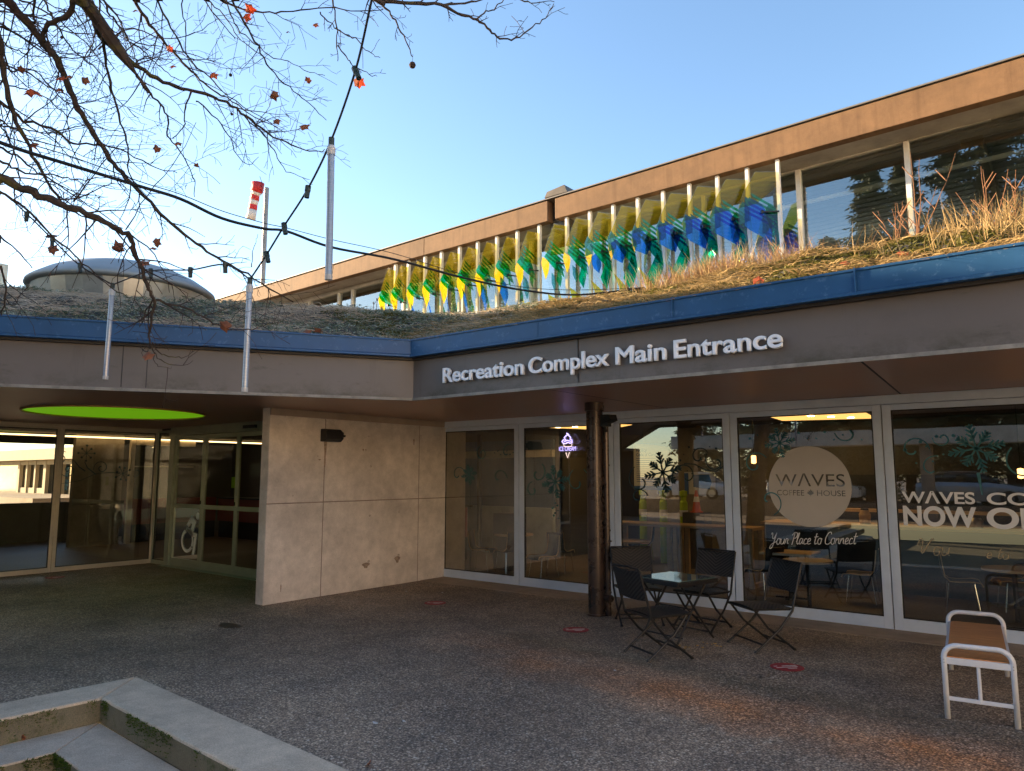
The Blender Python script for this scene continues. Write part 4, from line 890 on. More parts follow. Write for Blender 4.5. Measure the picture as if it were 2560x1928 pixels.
mg, tg, bg_, og = nodes('tabletop_glass'); bg_.inputs['Base Color'].default_value = (.10,.16,.15,1); bg_.inputs['Roughness'].default_value = .04; bg_.inputs['Specular IOR Level'].default_value = 1.0; bg_.inputs['Coat Weight'].default_value = .6
mb = MB(); mb.box((-hs + .012, -hs + .012, zt + .001), (hs - .012, hs - .012, zt + .008)); mb.build('glass_top', mg, bt, bevel=.002)
for sx_ in (-1, 1):
    mb = MB(); x = sx_ * .24; mb.tube([(x, -.22, zt - .02), (x, .0, .30), (x, .16, .12), (x + .0, .27, .01)], .011, 8); mb.build('leg', M['metal_black'], bt)
    x = sx_ * .22; mb = MB(); mb.tube([(x, .22, zt - .02), (x, -.02, .30), (x, -.25, .01)], .011, 8); mb.build('leg', M['metal_black'], bt)
for y, z in ((.215, .07), (-.20, .06), (0, .30)): mb = MB(); mb.tube([(-.24, y, z), (.24, y, z)], .008, 8); mb.build('crossbar', M['metal_black'], bt)
# bench
be = thing('side_bench', 'white tubular bench with a brown slatted seat at the right edge', 'bench', (-.66, 5.78, 0), R(6.4))
hw = .192; Ln = 1.42
for y_ in (0, Ln):
    mb = MB(); r_ = .0175; cr = .08; zt_ = .472; pts = [(-hw, y_, 0), (-hw, y_, zt_ - cr)] + [(-hw + cr - cr * math.cos(a), y_, zt_ - cr + cr * math.sin(a)) for a in np.linspace(.2, math.pi / 2, 7)] + [(hw - cr + cr * math.sin(a), y_, zt_ - cr + cr * math.cos(a)) for a in np.linspace(0, math.pi / 2 - .2, 7)] + [(hw, y_, zt_ - cr), (hw, y_, 0)]
    mb.tube(pts, r_, 10); mb.build('leg_frame', M['bench_white'], be, smooth=True)
    mb = MB(); mb.box((-hw, y_ - .010, .35), (hw, y_ + .012, .392)); mb.build('rail', M['bench_white'], be, bevel=.003); mb = MB(); mb.box((-hw, y_ - .008, .118), (hw, y_ + .010, .143)); mb.build('rail', M['bench_white'], be, bevel=.003)
    mb = MB()
    for sx_ in (-1, 1):
        for z_ in (.36, .38): mb.tube([(sx_ * hw, y_ - r_ - .002, z_), (sx_ * hw, y_ - r_ + .002, z_)], .004, 8)
    mb.build('bolt', M['galv'], be)
mb = MB(); mb.box((-.012, 0.01, .122), (.012, Ln - .01, .14)); mb.box((-hw + .0, .012, .36), (-hw + .02, Ln - .012, .385)); mb.box((hw - .02, .012, .36), (hw, Ln - .012, .385)); mb.build('stretcher', M['bench_white'], be)
mb = MB(); mb.tube([(.0, 0, .13), (.0, .0, .35)], .011, 8); mb.build('strut', M['bench_white'], be)
mb = MB(); n = 36
for k in range(n): y0 = .014 + k * (Ln - .028) / n; mb.box((-hw + .019, y0, .386), (hw - .019, y0 + (Ln - .028) / n - .006, .398))
mb.build('seat', M['wood'], be)

# ================================================================== UPPER HALL
hall = thing('recreation_hall', 'long upper hall with brown concrete roof edge and clerestory windows', 'building')
def zt(x): return 6.146 + (x + .2) * .0166
def zb(x): return 5.767 + (x + .2) * .0118
XL, XG0, XG1, XR = -19.0, -6.60, -6.455, 12
for a, b_ in ((XL, -9.42), (-9.415, XG0), (XG1, 12)):
    mb = MB(); mb.add([(a, 9.35, zb(a)), (b_, 9.35, zb(b_)), (b_, 9.35, zt(b_)), (a, 9.35, zt(a)), (a, 9.50, zb(a)), (b_, 9.50, zb(b_)), (b_, 9.50, zt(b_)), (a, 9.50, zt(a))], [(0,1,2,3),(4,5,6,7),(0,1,5,4),(3,2,6,7),(0,3,7,4),(1,2,6,5)])
    mb.build('fascia', M['hall_fascia'], hall, bevel=.01)
mb = MB(); mb.add([(XL, 9.33, zt(XL) + .012), (XR, 9.33, zt(XR) + .012), (XR, 9.33, zt(XR) + .03), (XL, 9.33, zt(XL) + .03), (XL, 20, zt(XL) + .012), (XR, 20, zt(XR) + .012), (XR, 20, zt(XR) + .03), (XL, 20, zt(XL) + .03)], [(0,1,2,3),(4,5,6,7),(0,1,5,4),(3,2,6,7),(0,3,7,4),(1,2,6,5)])
mb.build('roof_edge', mat('grey_roof_cap', (.16,.15,.14), .6), hall)
mb = MB(); mb.box((-6.66, 9.52, 5.6), (-6.30, 9.9, 6.14)); mb.add([(-6.70, 9.40, 6.12), (-6.25, 9.40, 6.12), (-6.25, 9.95, 6.12), (-6.70, 9.95, 6.12), (-6.66, 9.42, 6.22), (-6.32, 9.42, 6.26), (-6.32, 9.9, 6.26), (-6.66, 9.9, 6.22)], [(0,1,2,3),(4,5,6,7),(0,1,5,4),(1,2,6,5),(2,3,7,6),(3,0,4,7)]); mb.build('roof_outlet', mat('bronze_outlet', (.10,.085,.065), .5, .2), hall)
mb = MB(); mb.add([(XL, 9.50, zb(XL) + .03), (XR, 9.50, zb(XR) + .03), (XR, 10.1, zb(XR) + .03), (XL, 10.1, zb(XL) + .03)], [(0,1,2,3)]); mb.build('hall_soffit', mat('dark_grey_soffit', (.34,.31,.27), .7), hall)
mb = MB()
def slab(x0, x1, y0, y1, f0, f1): mb.add([(x0,y0,f0(x0)),(x1,y0,f0(x1)),(x1,y1,f0(x1)),(x0,y1,f0(x0)),(x0,y0,f1(x0)),(x1,y0,f1(x1)),(x1,y1,f1(x1)),(x0,y1,f1(x0))], [(0,3,2,1),(4,5,6,7),(0,1,5,4),(1,2,6,5),(2,3,7,6),(3,0,4,7)])
ZW = lambda x: 5.85 + (x + .2) * .0195
slab(XL, XR, 9.98, 10.04, lambda x: ZW(x), lambda x: zb(x) + .03); mb.box((XL, 9.98, 3.0), (XR, 10.06, 4.05)); mb.build('wall', mat('grey_wall_band', (.50,.47,.42), .6), hall)
mb = MB(); slab(XL, XR, 9.955, 10.045, lambda x: ZW(x) - .05, lambda x: ZW(x) - .003); mb.box((XL, 9.95, 4.053), (XR, 10.05, 4.12)); mb.build('head_rail', mat('pale_head_rail', (.6,.58,.54), .5), hall)
mul = [-18.9, -17.3, -15.9, -14.708, -13.705, -12.65, -12.194, -10.6, -9.0, -7.4, -5.8, -4.2, -2.826, -1.495, .1, 1.7, 3.4, 5.1, 6.8, 8.5, 10.2, 11.9]
for i in range(len(mul) - 1):
    x0, x1 = mul[i], mul[i + 1]; hwm = .022 if x0 < -3.5 else .03
    mb = MB(); mb.box((x0 - hwm, 9.94, 4.12), (x0 + hwm, 10.05, ZW(x0) - .05)); f = mb.build('window', M['white_post'], hall)
    mb = MB(); mb.add([(x0 + hwm, 9.99, 4.12), (x1 - hwm, 9.99, 4.12), (x1 - hwm, 9.99, ZW(x1) - .05), (x0 + hwm, 9.99, ZW(x0) - .05)], [(0,1,2,3)]); mb.build('pane', M['glass_hall'], f)
# hall interior
mb = MB()
mb.box((XL, 19.8, 2.7), (XR, 20, 6.0)); mb.box((XL - .1, 10.07, 2.7), (XL, 20, 5.8)); mb.box((XR, 10.07, 2.7), (XR + .1, 20, 6.2)); mb.box((XL, 10.07, 2.62), (XR, 20, 2.72)); mb.build('interior_wall', mat('hall_inner_wall', (.30,.27,.18), .8), hall)
mb = MB()
for k in range(44):
    y0 = 10.1 + k * .22; slab(XL, XR, y0, y0 + .11, lambda x: zt(x) - .13, lambda x: zt(x) - .09); slab(XL, XR, y0 + .11, y0 + .22, lambda x: zt(x) - .118, lambda x: zt(x) - .07)
mb.build('corrugated_ceiling', mat('cream_deck', (.24,.25,.22), .6), hall)
mb = MB(); PZ = lambda x: 5.59 + (x + .2) * .0166
mb.tube([(XL, 10.7, PZ(XL)), (XR, 10.7, PZ(XR))], .032, 12)
for x_ in np.arange(-18, 12, 2.1): mb.tube([(x_, 10.7, PZ(x_)), (x_ + .05, 10.7, PZ(x_))], .045, 12)
mb.build('duct', mat('cream_pipe', (.9,.85,.70), .5), hall)
mb = MB()
for x_ in np.arange(-17, 12, 3.2): mb.box((x_, 10.9, zt(x_) - .32), (x_ + .25, 19.8, zt(x_) - .132))
mb.build('ceiling_beam', mat('cream_beam', (.25,.22,.15), .7), hall)
mb = MB(); mb.box((XL, 13.9, 5.46), (XR, 14.1, 5.5)); mb.box((XL, 17.4, 5.46), (XR, 17.6, 5.5)); mb.build('strip_light', emis('hall_fill_strip', (1,.94,.84), .45), hall)  # long strips added mostly out of view to brighten the hall inside
mb = MB(); mb.lathe([(.001, 0), (.12, 0), (.12, .02)], (-6.3, 12, 4.9), 16); mb.lathe([(.001, 0), (.12, 0), (.12, .02)], (-9.3, 13, 4.9), 16); mb.build('ceiling_light', emis('hall_lamp', (1,.9,.8), 1.2), hall)
mb = MB(); mb.add([(XL, 9.5, 6.3), (XL, 9.5, 6.3), (XL, 9.5, 6.3)], []) 
# ---- coloured glass fins
PXS = [991, 1023, 1064, 1105, 1150, 1195, 1243, 1294, 1349, 1418, 1476, 1535, 1597, 1661, 1728, 1799, 1875, 1953]
ords = ['leftmost', 'second', 'third', 'fourth', 'fifth', 'sixth', 'seventh', 'eighth', 'ninth', 'tenth', 'eleventh', 'twelfth', 'thirteenth', 'fourteenth', 'fifteenth', 'sixteenth', 'seventeenth', 'rightmost']
def lerp_poly(A, B, t): return [(a[0] * (1 - t) + b[0] * t, a[1] * (1 - t) + b[1] * t) for a, b in zip(A, B)]
def keyed(K, t):                              # K: list of (t, polygon) with equal vertex counts
    for (ta, A), (tb_, B_) in zip(K, K[1:]):
        if t <= tb_: return lerp_poly(A, B_, (t - ta) / (tb_ - ta))
    return K[-1][1]
OUTL = [(0, [(0,1),(.46,1),(.60,.86),(.80,.66),(1.0,.50),(.86,.32),(.95,.22),(.80,.08),(.80,0),(0,0)]), (.4, [(0,1),(.46,1),(.60,.86),(.80,.66),(1.0,.50),(.88,.34),(.72,.18),(.75,.08),(.84,0),(0,0)]),
        (.75, [(0,1),(.55,1),(.78,.80),(.96,.64),(1.0,.50),(.92,.40),(.80,.30),(.72,.20),(.85,0),(0,0)]), (1, [(0,1),(.55,1),(.83,.81),(1.0,.63),(1.0,.465),(.90,.40),(.80,.28),(.72,.16),(.60,0),(0,0)])]
OLIVE = [(0, [(.02,.98),(.44,.98),(.60,.84),(.80,.64),(.62,.56),(.30,.50),(.02,.47)]), (.4, [(.02,.99),(.45,.99),(.60,.85),(.80,.65),(.60,.60),(.30,.57),(.02,.55)]), (.75, [(.02,.99),(.54,.99),(.76,.80),(.94,.63),(.55,.66),(.28,.74),(.02,.78)]), (1, [(.02,.99),(.54,.99),(.82,.81),(.97,.65),(.62,.66),(.30,.76),(.02,.84)])]
BLADE = [(0, [(.96,.57),(.72,.67),(.30,.63),(.24,.46),(.70,.47)]), (.4, [(.94,.60),(.76,.70),(.34,.64),(.14,.42),(.60,.51)]), (.75, [(.72,.59),(.52,.64),(.08,.56),(.02,.28),(.42,.42)]), (1, [(.34,.62),(.22,.68),(.02,.62),(.02,.24),(.18,.36)])]
CRES = [(0, [(1.0,.50),(.88,.59),(.56,.54),(.62,.40),(.86,.28)]), (.4, [(1.0,.50),(.88,.60),(.56,.56),(.64,.40),(.87,.26)]), (.75, [(.99,.52),(.96,.58),(.80,.52),(.86,.46),(.93,.40)]), (1, [(.97,.70),(.93,.72),(.90,.68),(.93,.66),(.97,.66)])]
BLUE = [(0, [(.84,.34),(.95,.24),(.84,.10),(.50,.05),(.42,.22)]), (.4, [(.74,.50),(.48,.40),(.42,.26),(.60,.10),(.84,.28)]), (.55, [(.60,.40),(.50,.36),(.48,.28),(.56,.20),(.64,.28)]), (.75, [(.97,.64),(.74,.70),(.34,.56),(.56,.40),(.94,.44)]), (1, [(.80,.76),(.40,.70),(.16,.48),(.22,.30),(.86,.45)])]
TAIL = [(0, [(.50,.50),(.40,.46),(.42,.42),(.46,.44)]), (.4, [(.40,.50),(.28,.44),(.30,.38),(.36,.42)]), (.75, [(.20,.44),(.02,.26),(.28,.02),(.60,.16)]), (.9, [(.30,.40),(.14,.28),(.60,.06),(.70,.14)]), (1, [(.10,.34),(.04,.28),(.20,.20),(.24,.26)])]
BASE = [(0, [(.72,.10),(.80,.0),(.42,0),(.46,.08)]), (.4, [(.80,.08),(.86,.0),(.30,0),(.50,.14)]), (.75, [(.92,.26),(.60,.0),(.02,0),(.40,.08)]), (1, [(.20,.18),(.40,.0),(.02,0),(.02,.12)])]
for i, px in enumerate(PXS):
    t = i / 17; X = onY(px, 600, 9.42).x; wdt = .36 + .16 * t; phi = R(6 + 46 * t ** 1.3)
    dx, dy = -math.sin(phi), -math.cos(phi)
    z0 = 4.18; z1 = zb(X) - .10 - .05 * t; H = z1 - z0; yb = 9.42
    if i < 3: z1 -= .04
    nm = 'left' if i < 9 else 'right'
    f = thing('glass_fin', f'{ords[i]} of the eighteen coloured glass fins from the left' if 0 < i < 17 else f'{ords[i]} coloured glass fin of the clerestory artwork', 'glass fin', (X, yb, z0), 0, 'coloured glass fins along the hall windows')
    mb = MB(); mb.box((-.022, -.03, -.1), (.022, .03, zb(X) - z0 + .02)); mb.build('post', M['white_post'], f)
    o3 = Vector((dx, dy, 0)); nn = Vector((-dy, dx, 0))
    def fr_(x, z, y, k=wdt, H=H, o3=o3, nn=nn, t=t):
        bow = .05 * math.sin(z * 5.2 + 1.0)          # the sheets are gently warped
        return tuple(o3 * (.02 + x * k) + nn * (y + bow * (.4 + x)) + Vector((0, 0, z * H)))
    def sheet(name, poly, key, lift=0.0):
        # fine strips in z so the sheet can bow
        mb = MB(); zs = sorted({p[1] for p in poly}); n = max(2, int((zs[-1] - zs[0]) * 26)); m_ = len(poly)
        def span(z):
            xs = []
            for a in range(m_):
                (x1_, z1_), (x2_, z2_) = poly[a], poly[(a + 1) % m_]
                if (z1_ - z) * (z2_ - z) <= 0 and z1_ != z2_: xs.append(x1_ + (x2_ - x1_) * (z - z1_) / (z2_ - z1_))
            return (min(xs), max(xs)) if xs else None
        prev = None
        for k in range(n + 1):
            z = zs[0] + (zs[-1] - zs[0]) * min(max(k / n, .001), .999); s_ = span(z)
            if s_ and prev and s_[1] > s_[0]:
                mb.add([fr_(prev[0][0], prev[1], lift), fr_(prev[0][1], prev[1], lift), fr_(s_[1], z, lift), fr_(s_[0], z, lift)], [(0, 1, 2, 3)])
            prev = (s_, z) if s_ else None
        if mb.f: mb.build(name, GL[key], f)
    sheet('clear_sheet', keyed(OUTL, t), 'clear')
    L_ = .004
    sheet('yellow_sheet', keyed(OLIVE, t), 'olive', L_)
    for k in range(5):                        # diagonal bars running down towards the post
        zz = (.82 if t < .5 else .80) - k * .040
        a = .56 + .045 * k + .10 * t; b_ = .10 + .09 * k if t < .5 else .04
        sheet('stripe', [(b_, zz - .24 * (a - b_)), (a, zz), (a + .03, zz - .025), (b_, zz - .025 - .24 * (a - b_))], 'dkgreen' if t < .42 else ('green' if t < .8 or k < 2 else 'blue'), L_ * 2)
    if t > .6: sheet('teal_sheet', [(.97,.64),(.86,.72),(.70,.66),(.72,.50),(.97,.48)], 'teal', L_ * 2)
    sheet('blue_sheet', keyed(BLUE, t), 'blue' if i > 1 and not .45 < t < .62 else 'teal', L_ * 3)
    sheet('green_sheet', keyed(BLADE, t), 'green', L_ * 3)
    if t < .95: sheet('yellow_blade', keyed(CRES, t), 'yellow', L_ * 2)
    if t > .25: sheet('green_tail', keyed(TAIL, t), 'green', L_ * 2)
    sheet('yellow_base', keyed(BASE, t), 'yellow' if t < .3 else 'olive', L_ * 2)
    mb = MB(); zk = (.46 + .14 * t) * H; p = o3 * (wdt * .45); mb.bar((0, -.03, zk), (p.x, p.y, zk), .010, .018); mb.tube([(p.x, p.y, zk - .02), (p.x, p.y, zk + .02)], .020, 10); mb.build('bracket', M['black'], f)

# ================================================================== GREEN ROOF
def edge_d(x, y):            # distance inside the roof edge (positive on the roof)
    d1_ = y - (CF.y + (x - CF.x) * (RE.y - CF.y) / (RE.x - CF.x)); p = Vector((x, y)) - CF; d2_ = -(p.dot(NL))
    return np.maximum(0, min(d1_, 1e9)) if False else (d1_, d2_)
def in_d(x, y):
    d1_ = y - (CF.y + (x - CF.x) * (RE.y - CF.y) / (RE.x - CF.x)); d2_ = -((x - CF.x) * NL.x + (y - CF.y) * NL.y)
    return np.maximum(d1_ * (x > CF.x - 99), d2_) if False else np.where((d1_ > 0) | (d2_ > 0), np.maximum(d1_, d2_), np.maximum(d1_, d2_))
from mathutils import noise as mn
def lump(x, y, s): return mn.noise(Vector((x * s, y * s, 3.3)))
D1 = (RE - CF).normalized()
def ray_dist(x, y, d):
    t = max(0, (x - CF.x) * d.x + (y - CF.y) * d.y); return math.hypot(x - CF.x - d.x * t, y - CF.y - d.y * t)
def roof_z(x, y):
    d = min(ray_dist(x, y, D1), ray_dist(x, y, LD)); top = 1.33 + .016 * max(0, min(12, -x - 1))
    h_ = .43 * d if d < 1.2 else .516 + .10 * (1 - math.exp(-(d - 1.2) / .3)) + .185 * (d - 1.2); h_ = min(h_, top + .1)
    bumps = (lump(x, y, .55) * .06 + lump(x, y, 1.7) * .07 + lump(x, y, 5) * .055) * min(1, d * 1.2) - .03 * min(1, d)
    return 3.045 + h_ + bumps, d
xs = np.arange(-22, 9, .14); ys = np.arange(-6, 14.01, .14); V = []; idx = {}; Fs = []
for i, x in enumerate(xs):
    for j, y in enumerate(ys):
        d1_ = y - (CF.y + (x - CF.x) * (RE.y - CF.y) / (RE.x - CF.x)); d2_ = -((x - CF.x) * NL.x + (y - CF.y) * NL.y)
        if max(d1_ if x > CF.x - 3 or d2_ > 0 else -1, d2_) < -.2: continue
        if x > CF.x and d1_ < -.2: continue
        if y > 9.95 and x > -19: continue
        z, d = roof_z(x, y)
        # pull outside points onto the edge
        if max(d1_, d2_) < 0: z = 3.03
        idx[(i, j)] = len(V); V.append((x, y, z))
for (i, j) in idx:
    if (i + 1, j) in idx and (i, j + 1) in idx and (i + 1, j + 1) in idx: Fs.append((idx[(i, j)], idx[(i + 1, j)], idx[(i + 1, j + 1)], idx[(i, j + 1)]))
# clip the fringe: outside points project back to the roof edge line
V2 = []
for x, y, z in V:
    d1_ = y - (CF.y + (x - CF.x) * (RE.y - CF.y) / (RE.x - CF.x)); d2_ = -((x - CF.x) * NL.x + (y - CF.y) * NL.y)
    if max(d1_, d2_) < 0 or (x > CF.x and d1_ < 0):
        if x > CF.x: y -= d1_
        else: x += 0; x, y = x + NL.x * d2_, y + NL.y * d2_
    V2.append((x, y, z))
mb = MB(); mb.add(V2, Fs); rs = mb.build('roof_soil', M['soil'], eb, smooth=True)
def scatter(n, dom):
    out_ = []
    while len(out_) < n:
        x, y = random.uniform(*dom[0]), random.uniform(*dom[1])
        d1_ = y - (CF.y + (x - CF.x) * (RE.y - CF.y) / (RE.x - CF.x)); d2_ = -((x - CF.x) * NL.x + (y - CF.y) * NL.y)
        if x > CF.x and d1_ < .02: continue
        if max(d1_, d2_) < .02 or y > 9.93 and x > -19: continue
        if (x + 14.35) ** 2 + (y - 6.37) ** 2 < 2.2: continue
        z, d = roof_z(x, y); p = Vector((x, y, z))
        out_.append((x, y, z, d))
    return out_
def sel(pts, f): return np.array([p[:3] for p in pts if f(*p)])
ptsR = scatter(100000, ((-7.5, 4.5), (5.6, 9.93))); ptsL = scatter(110000, ((-18.5, -5.0), (-1.5, 9.93)))
pat = lambda x, y, s=.9, o=0: mn.noise(Vector((x * s + o, y * s, .7)))
upn = lambda P: np.tile([[0, 0, 1.]], (len(P), 1)) + rng.normal(size=(len(P), 3)) * .25
P = sel(ptsR, lambda x, y, z, d: pat(x, y, 1.6) > -.15 and x > -6.2)
tag(tufts('dry_grass', P, upn(P), .19, .0065, M['straw_gold'], lie=.88), 'golden matted straw on the sunlit right roof', 'dry grass', kind='stuff')
P = sel(ptsR, lambda x, y, z, d: pat(x, y, 1.6) <= .12)
tag(tufts('ground_cover', P, upn(P), .05, .016, M['cover_olive'], lie=.7), 'olive low ground cover on the right roof', 'ground cover', kind='stuff')
P = sel(ptsL, lambda x, y, z, d: (pat(x, y, .8, 4) > -.35 and x < -8.4) or pat(x, y, .8, 4) > .0 or random.random() < .18)
tag(tufts('dry_grass', P, upn(P), .22, .0065, M['straw_pink'], lie=.88), 'pinkish flattened straw on the shaded left roof', 'dry grass', kind='stuff')
P = sel(ptsL, lambda x, y, z, d: not (pat(x, y, .8, 4) > .25 or (x < -8.4 and pat(x, y, .8, 4) > -.1))); P = P + rng.uniform(0, .06, (len(P), 1)) * np.array([[0, 0, 1.]])
tag(tufts('ground_cover', P, upn(P), .045, .014, M['cover_frost'], lie=.7), 'frosted green ground cover on the left roof', 'ground cover', kind='stuff')
# standing dry stems: dense at the right end, pinkish patch before the last fins
P = []; 
for k in range(3800):
    x = random.gauss(.6, 1.0) if k % 3 else random.gauss(-3.1, .55); y = random.uniform(6.4, 8.6) if x > -1.5 else random.uniform(7.2, 9.0)
    if x < -4.6: continue
    if -2.0 < x < -.9 and random.random() < .7: continue
    z, d = roof_z(x, y); P.append((x, y, z))
P = np.array(P); tag(tufts('standing_grass', P, upn(P), .30, .007, M['straw_gold'], lie=.22), 'standing golden stalks on the roof at the right', 'dry grass', kind='stuff')
P = []
for k in range(1300):
    x = random.gauss(-3.15, .5); y = random.uniform(7.4, 8.8); z, d = roof_z(x, y); P.append((x, y, z))
P = np.array(P); tag(tufts('pink_grass', P, upn(P), .27, .005, M['stem_red'], lie=.30), 'fuzzy reddish dry tuft in front of the last glass fins', 'dry grass', kind='stuff')
# saplings
def sapling(px, py_base, y, H, lab, seed):
    rr = random.Random(seed); b = onY(px * KD, py_base * KD, y); b.z = roof_z(b.x, y)[0] - .02; mb = MB()
    for k in range(6):
        a = rr.uniform(-.5, .5); p = Vector((b.x, b.y, b.z)); pts = [p.copy()]; h = H * rr.uniform(.45, 1); d = Vector((math.sin(a), rr.uniform(-.2, .2), 1)).normalized()
        if k == 0: d = Vector((.04, 0, 1)).normalized(); h = H
        for s_ in range(7): p = p + d * h / 7; d = (d + Vector((rr.uniform(-.12, .12), rr.uniform(-.1, .1), .06))).normalized(); pts.append(p.copy())
        mb.tube(pts, [.0075 * (1 - i / 9) for i in range(8)], 5)
        if k < 4:
            for q in (3, 5): c_ = pts[q]; mb.tube([c_, c_ + Vector((rr.choice((-1, 1)) * .09, 0, .14))], [.006, .003], 4)
    tag(mb.build('sapling', M['stem_red']), lab, 'sapling')
sapling(1978, 500, 8.2, 1.05, 'reddish bare sapling in front of the wide hall window', 3)
sapling(1935, 520, 8.0, .55, 'short arched weed left of the red sapling', 5)
sapling(2130, 500, 8.0, .75, 'tall dry weed standing in the golden grass', 8)
sapling(2195, 500, 7.8, .6, 'dry weed at the right edge of the roof', 11)
sapling(1680, 590, 8.6, .5, 'thin dry weed before the last glass fins', 12)
# umbel weeds in front of the left windows
mb = MB()
for px, h_ in ((795, .28), (805, .42), (812, .5), (822, .30), (780, .22), (830, .26)):
    p = onY(px * KD, 690 * KD, 9.0); z = roof_z(p.x, 9.0)[0] - .02; mb.tube([(p.x, 9.0, z), (p.x + .02, 9.0, z + h_)], .006, 5)
    for a in range(5): mb.tube([(p.x + .02, 9, z + h_ - .05), (p.x + .02 + .05 * math.cos(a * 1.3), 9 + .03 * math.sin(a), z + h_ + .01)], .005, 4)
tag(mb.build('umbel_weeds', M['twig']), 'dark dried umbel weeds before the plain left hall window', 'weeds')
# fallen leaves on the roof
def leaf_poly(r, rr):
    pts = []
    for k in range(5):
        a = R(90 + (k - 2) * 62); pts += [(r * .62 * math.cos(a - R(31)), r * .62 * math.sin(a - R(31))), (r * (1.0 if k == 2 else .85) * math.cos(a) * rr.uniform(.8, 1.1), r * math.sin(a) * rr.uniform(.8, 1.1))]
    return pts + [(r * .1, -r * .3), (0, -r * .8), (-r * .06, -r * .35)]
def leaf_obj(name, p, r, mt, parent, seed):
    rr = random.Random(seed); me = bpy.data.meshes.new(name); bm = bmesh.new(); q = leaf_poly(r, rr); c = bm.verts.new((0, 0, r * .18)); rx = Matrix.Rotation(rr.uniform(-1.2, 1.2) + 1.57, 3, 'X') @ Matrix.Rotation(rr.uniform(0, 6.3), 3, 'Z'); curl = rr.uniform(.2, .9)
    vs = [bm.verts.new(Vector((x, y, -curl * x * x / r - .3 * curl * abs(y)))) for x, y in q]
    for i in range(len(vs)): bm.faces.new((c, vs[i], vs[(i + 1) % len(vs)]))
    bmesh.ops.solidify(bm, geom=bm.faces[:], thickness=.0008)
    for v_ in bm.verts: v_.co = Matrix.Rotation(YAW, 3, 'Z') @ (rx @ v_.co)
    bm.to_mesh(me); bm.free(); me.materials.append(mt); o = bpy.data.objects.new(name, me); COL.objects.link(o); o.location = p
    if parent: o.parent = parent
    return o
fallen = [(500, 737, 'left of the first hanging tube'), (250, 668, 'on the left roof edge'), (760, 737, 'below the plain hall window'), (720, 735, 'in the frosted cover by the roof corner'), (690, 733, 'smallest, near the corner'), (860, 742, 'nearest the roof corner'), (1605, 585, 'under the reddish dry tuft'), (1830, 555, 'in the straw below the wide window'), (2000, 545, 'golden, below the red sapling'), (2110, 515, 'in the golden grass at the right')]
fallen = [(95, 690, 'frosted brown leaf near the left end of the roof edge'), (240, 690, 'curled brown leaf beside the first hanging tube'), (302, 697, 'brown leaf between the two left tubes'), (660, 730, 'curled leaf on the roof left of the corner'), (685, 733, 'brown leaf nearest the roof corner'), (1830, 603, 'orange leaf in the straw under the wide window'), (1952, 562, 'orange leaf below the red sapling'), (1640, 612, 'leaf at the foot of the reddish tuft')]
for k, (px, py, lab) in enumerate(fallen):
    d = ray(px * KD, py * KD); best = None
    for s_ in np.arange(6, 14, .03):
        p = EV + d * s_
        if (p.y > 5.8 or p.x < -6.5) and p.z < roof_z(p.x, p.y)[0] + .03: best = p; break
    if best is None: continue
    best.z = roof_z(best.x, best.y)[0] + .05; o = leaf_obj('fallen_leaf', best, .075, M['leaf_brown'] if k < 5 else M['leaf_red'], None, 40 + k); tag(o, lab, 'leaf', 'fallen leaves on the roof')

for k, (px, py, z, lab) in enumerate(((350, 1852, -.15, 'small tan leaf on the second step'), (56, 1850, -.15, 'reddish leaf against the riser at the lower left'), (922, 1915, 0.0, 'tan leaf on the asphalt by the kerb at the bottom'))):
    p = onZ(px, py, z); p.z = z + .012; o = leaf_obj('fallen_leaf', p, .030, M['leaf_brown'] if k else M['leaf_red'], None, 70 + k); o.rotation_euler = (1.4, 0, 0); tag(o, lab, 'leaf', 'fallen leaves on the ground')
p = onZ(495 * KD, 1352 * KD); mb = MB(); mb.prism([(.16 * math.cos(a) * (1 + .15 * math.sin(3 * a)), .10 * math.sin(a) * (1 + .1 * math.cos(2 * a))) for a in np.linspace(0, 2 * math.pi, 25)[:-1]], .0, .0015)
o = mb.build('ground_patch', mat('dark_oily_patch', (.055,.04,.03), .5, 0, .5, 30)); o.location = (p.x, p.y, .003); tag(o, 'small dark oily patch on the asphalt before the concrete wall', 'patch')
# ---- roof dome
dm = thing('roof_dome', 'shallow round metal skylight dome on the grass roof at the left', 'skylight', (-14.62, 6.30, -.12))
mb = MB(); mb.lathe([(1.35, 4.1), (1.35, 4.92)], n=48); mb.build('drum', concrete('dark_drum', (.06,.06,.055), .3), dm)
mb = MB(); mb.lathe([(1.36, 4.86), (1.49, 4.87), (1.565, 5.20), (1.50, 5.21), (1.40, 5.0)], n=30); mb.build('metal_band', M['galv'], dm)
mb = MB(); mb.lathe([(1.54, 5.205), (1.63, 5.215), (1.66, 5.25), (1.65, 5.30), (1.56, 5.37), (1.35, 5.51), (1.05, 5.65), (.7, 5.76), (.35, 5.82), (.001, 5.84)], n=64); mb.build('lid', M['zinc_top'], dm, smooth=True)

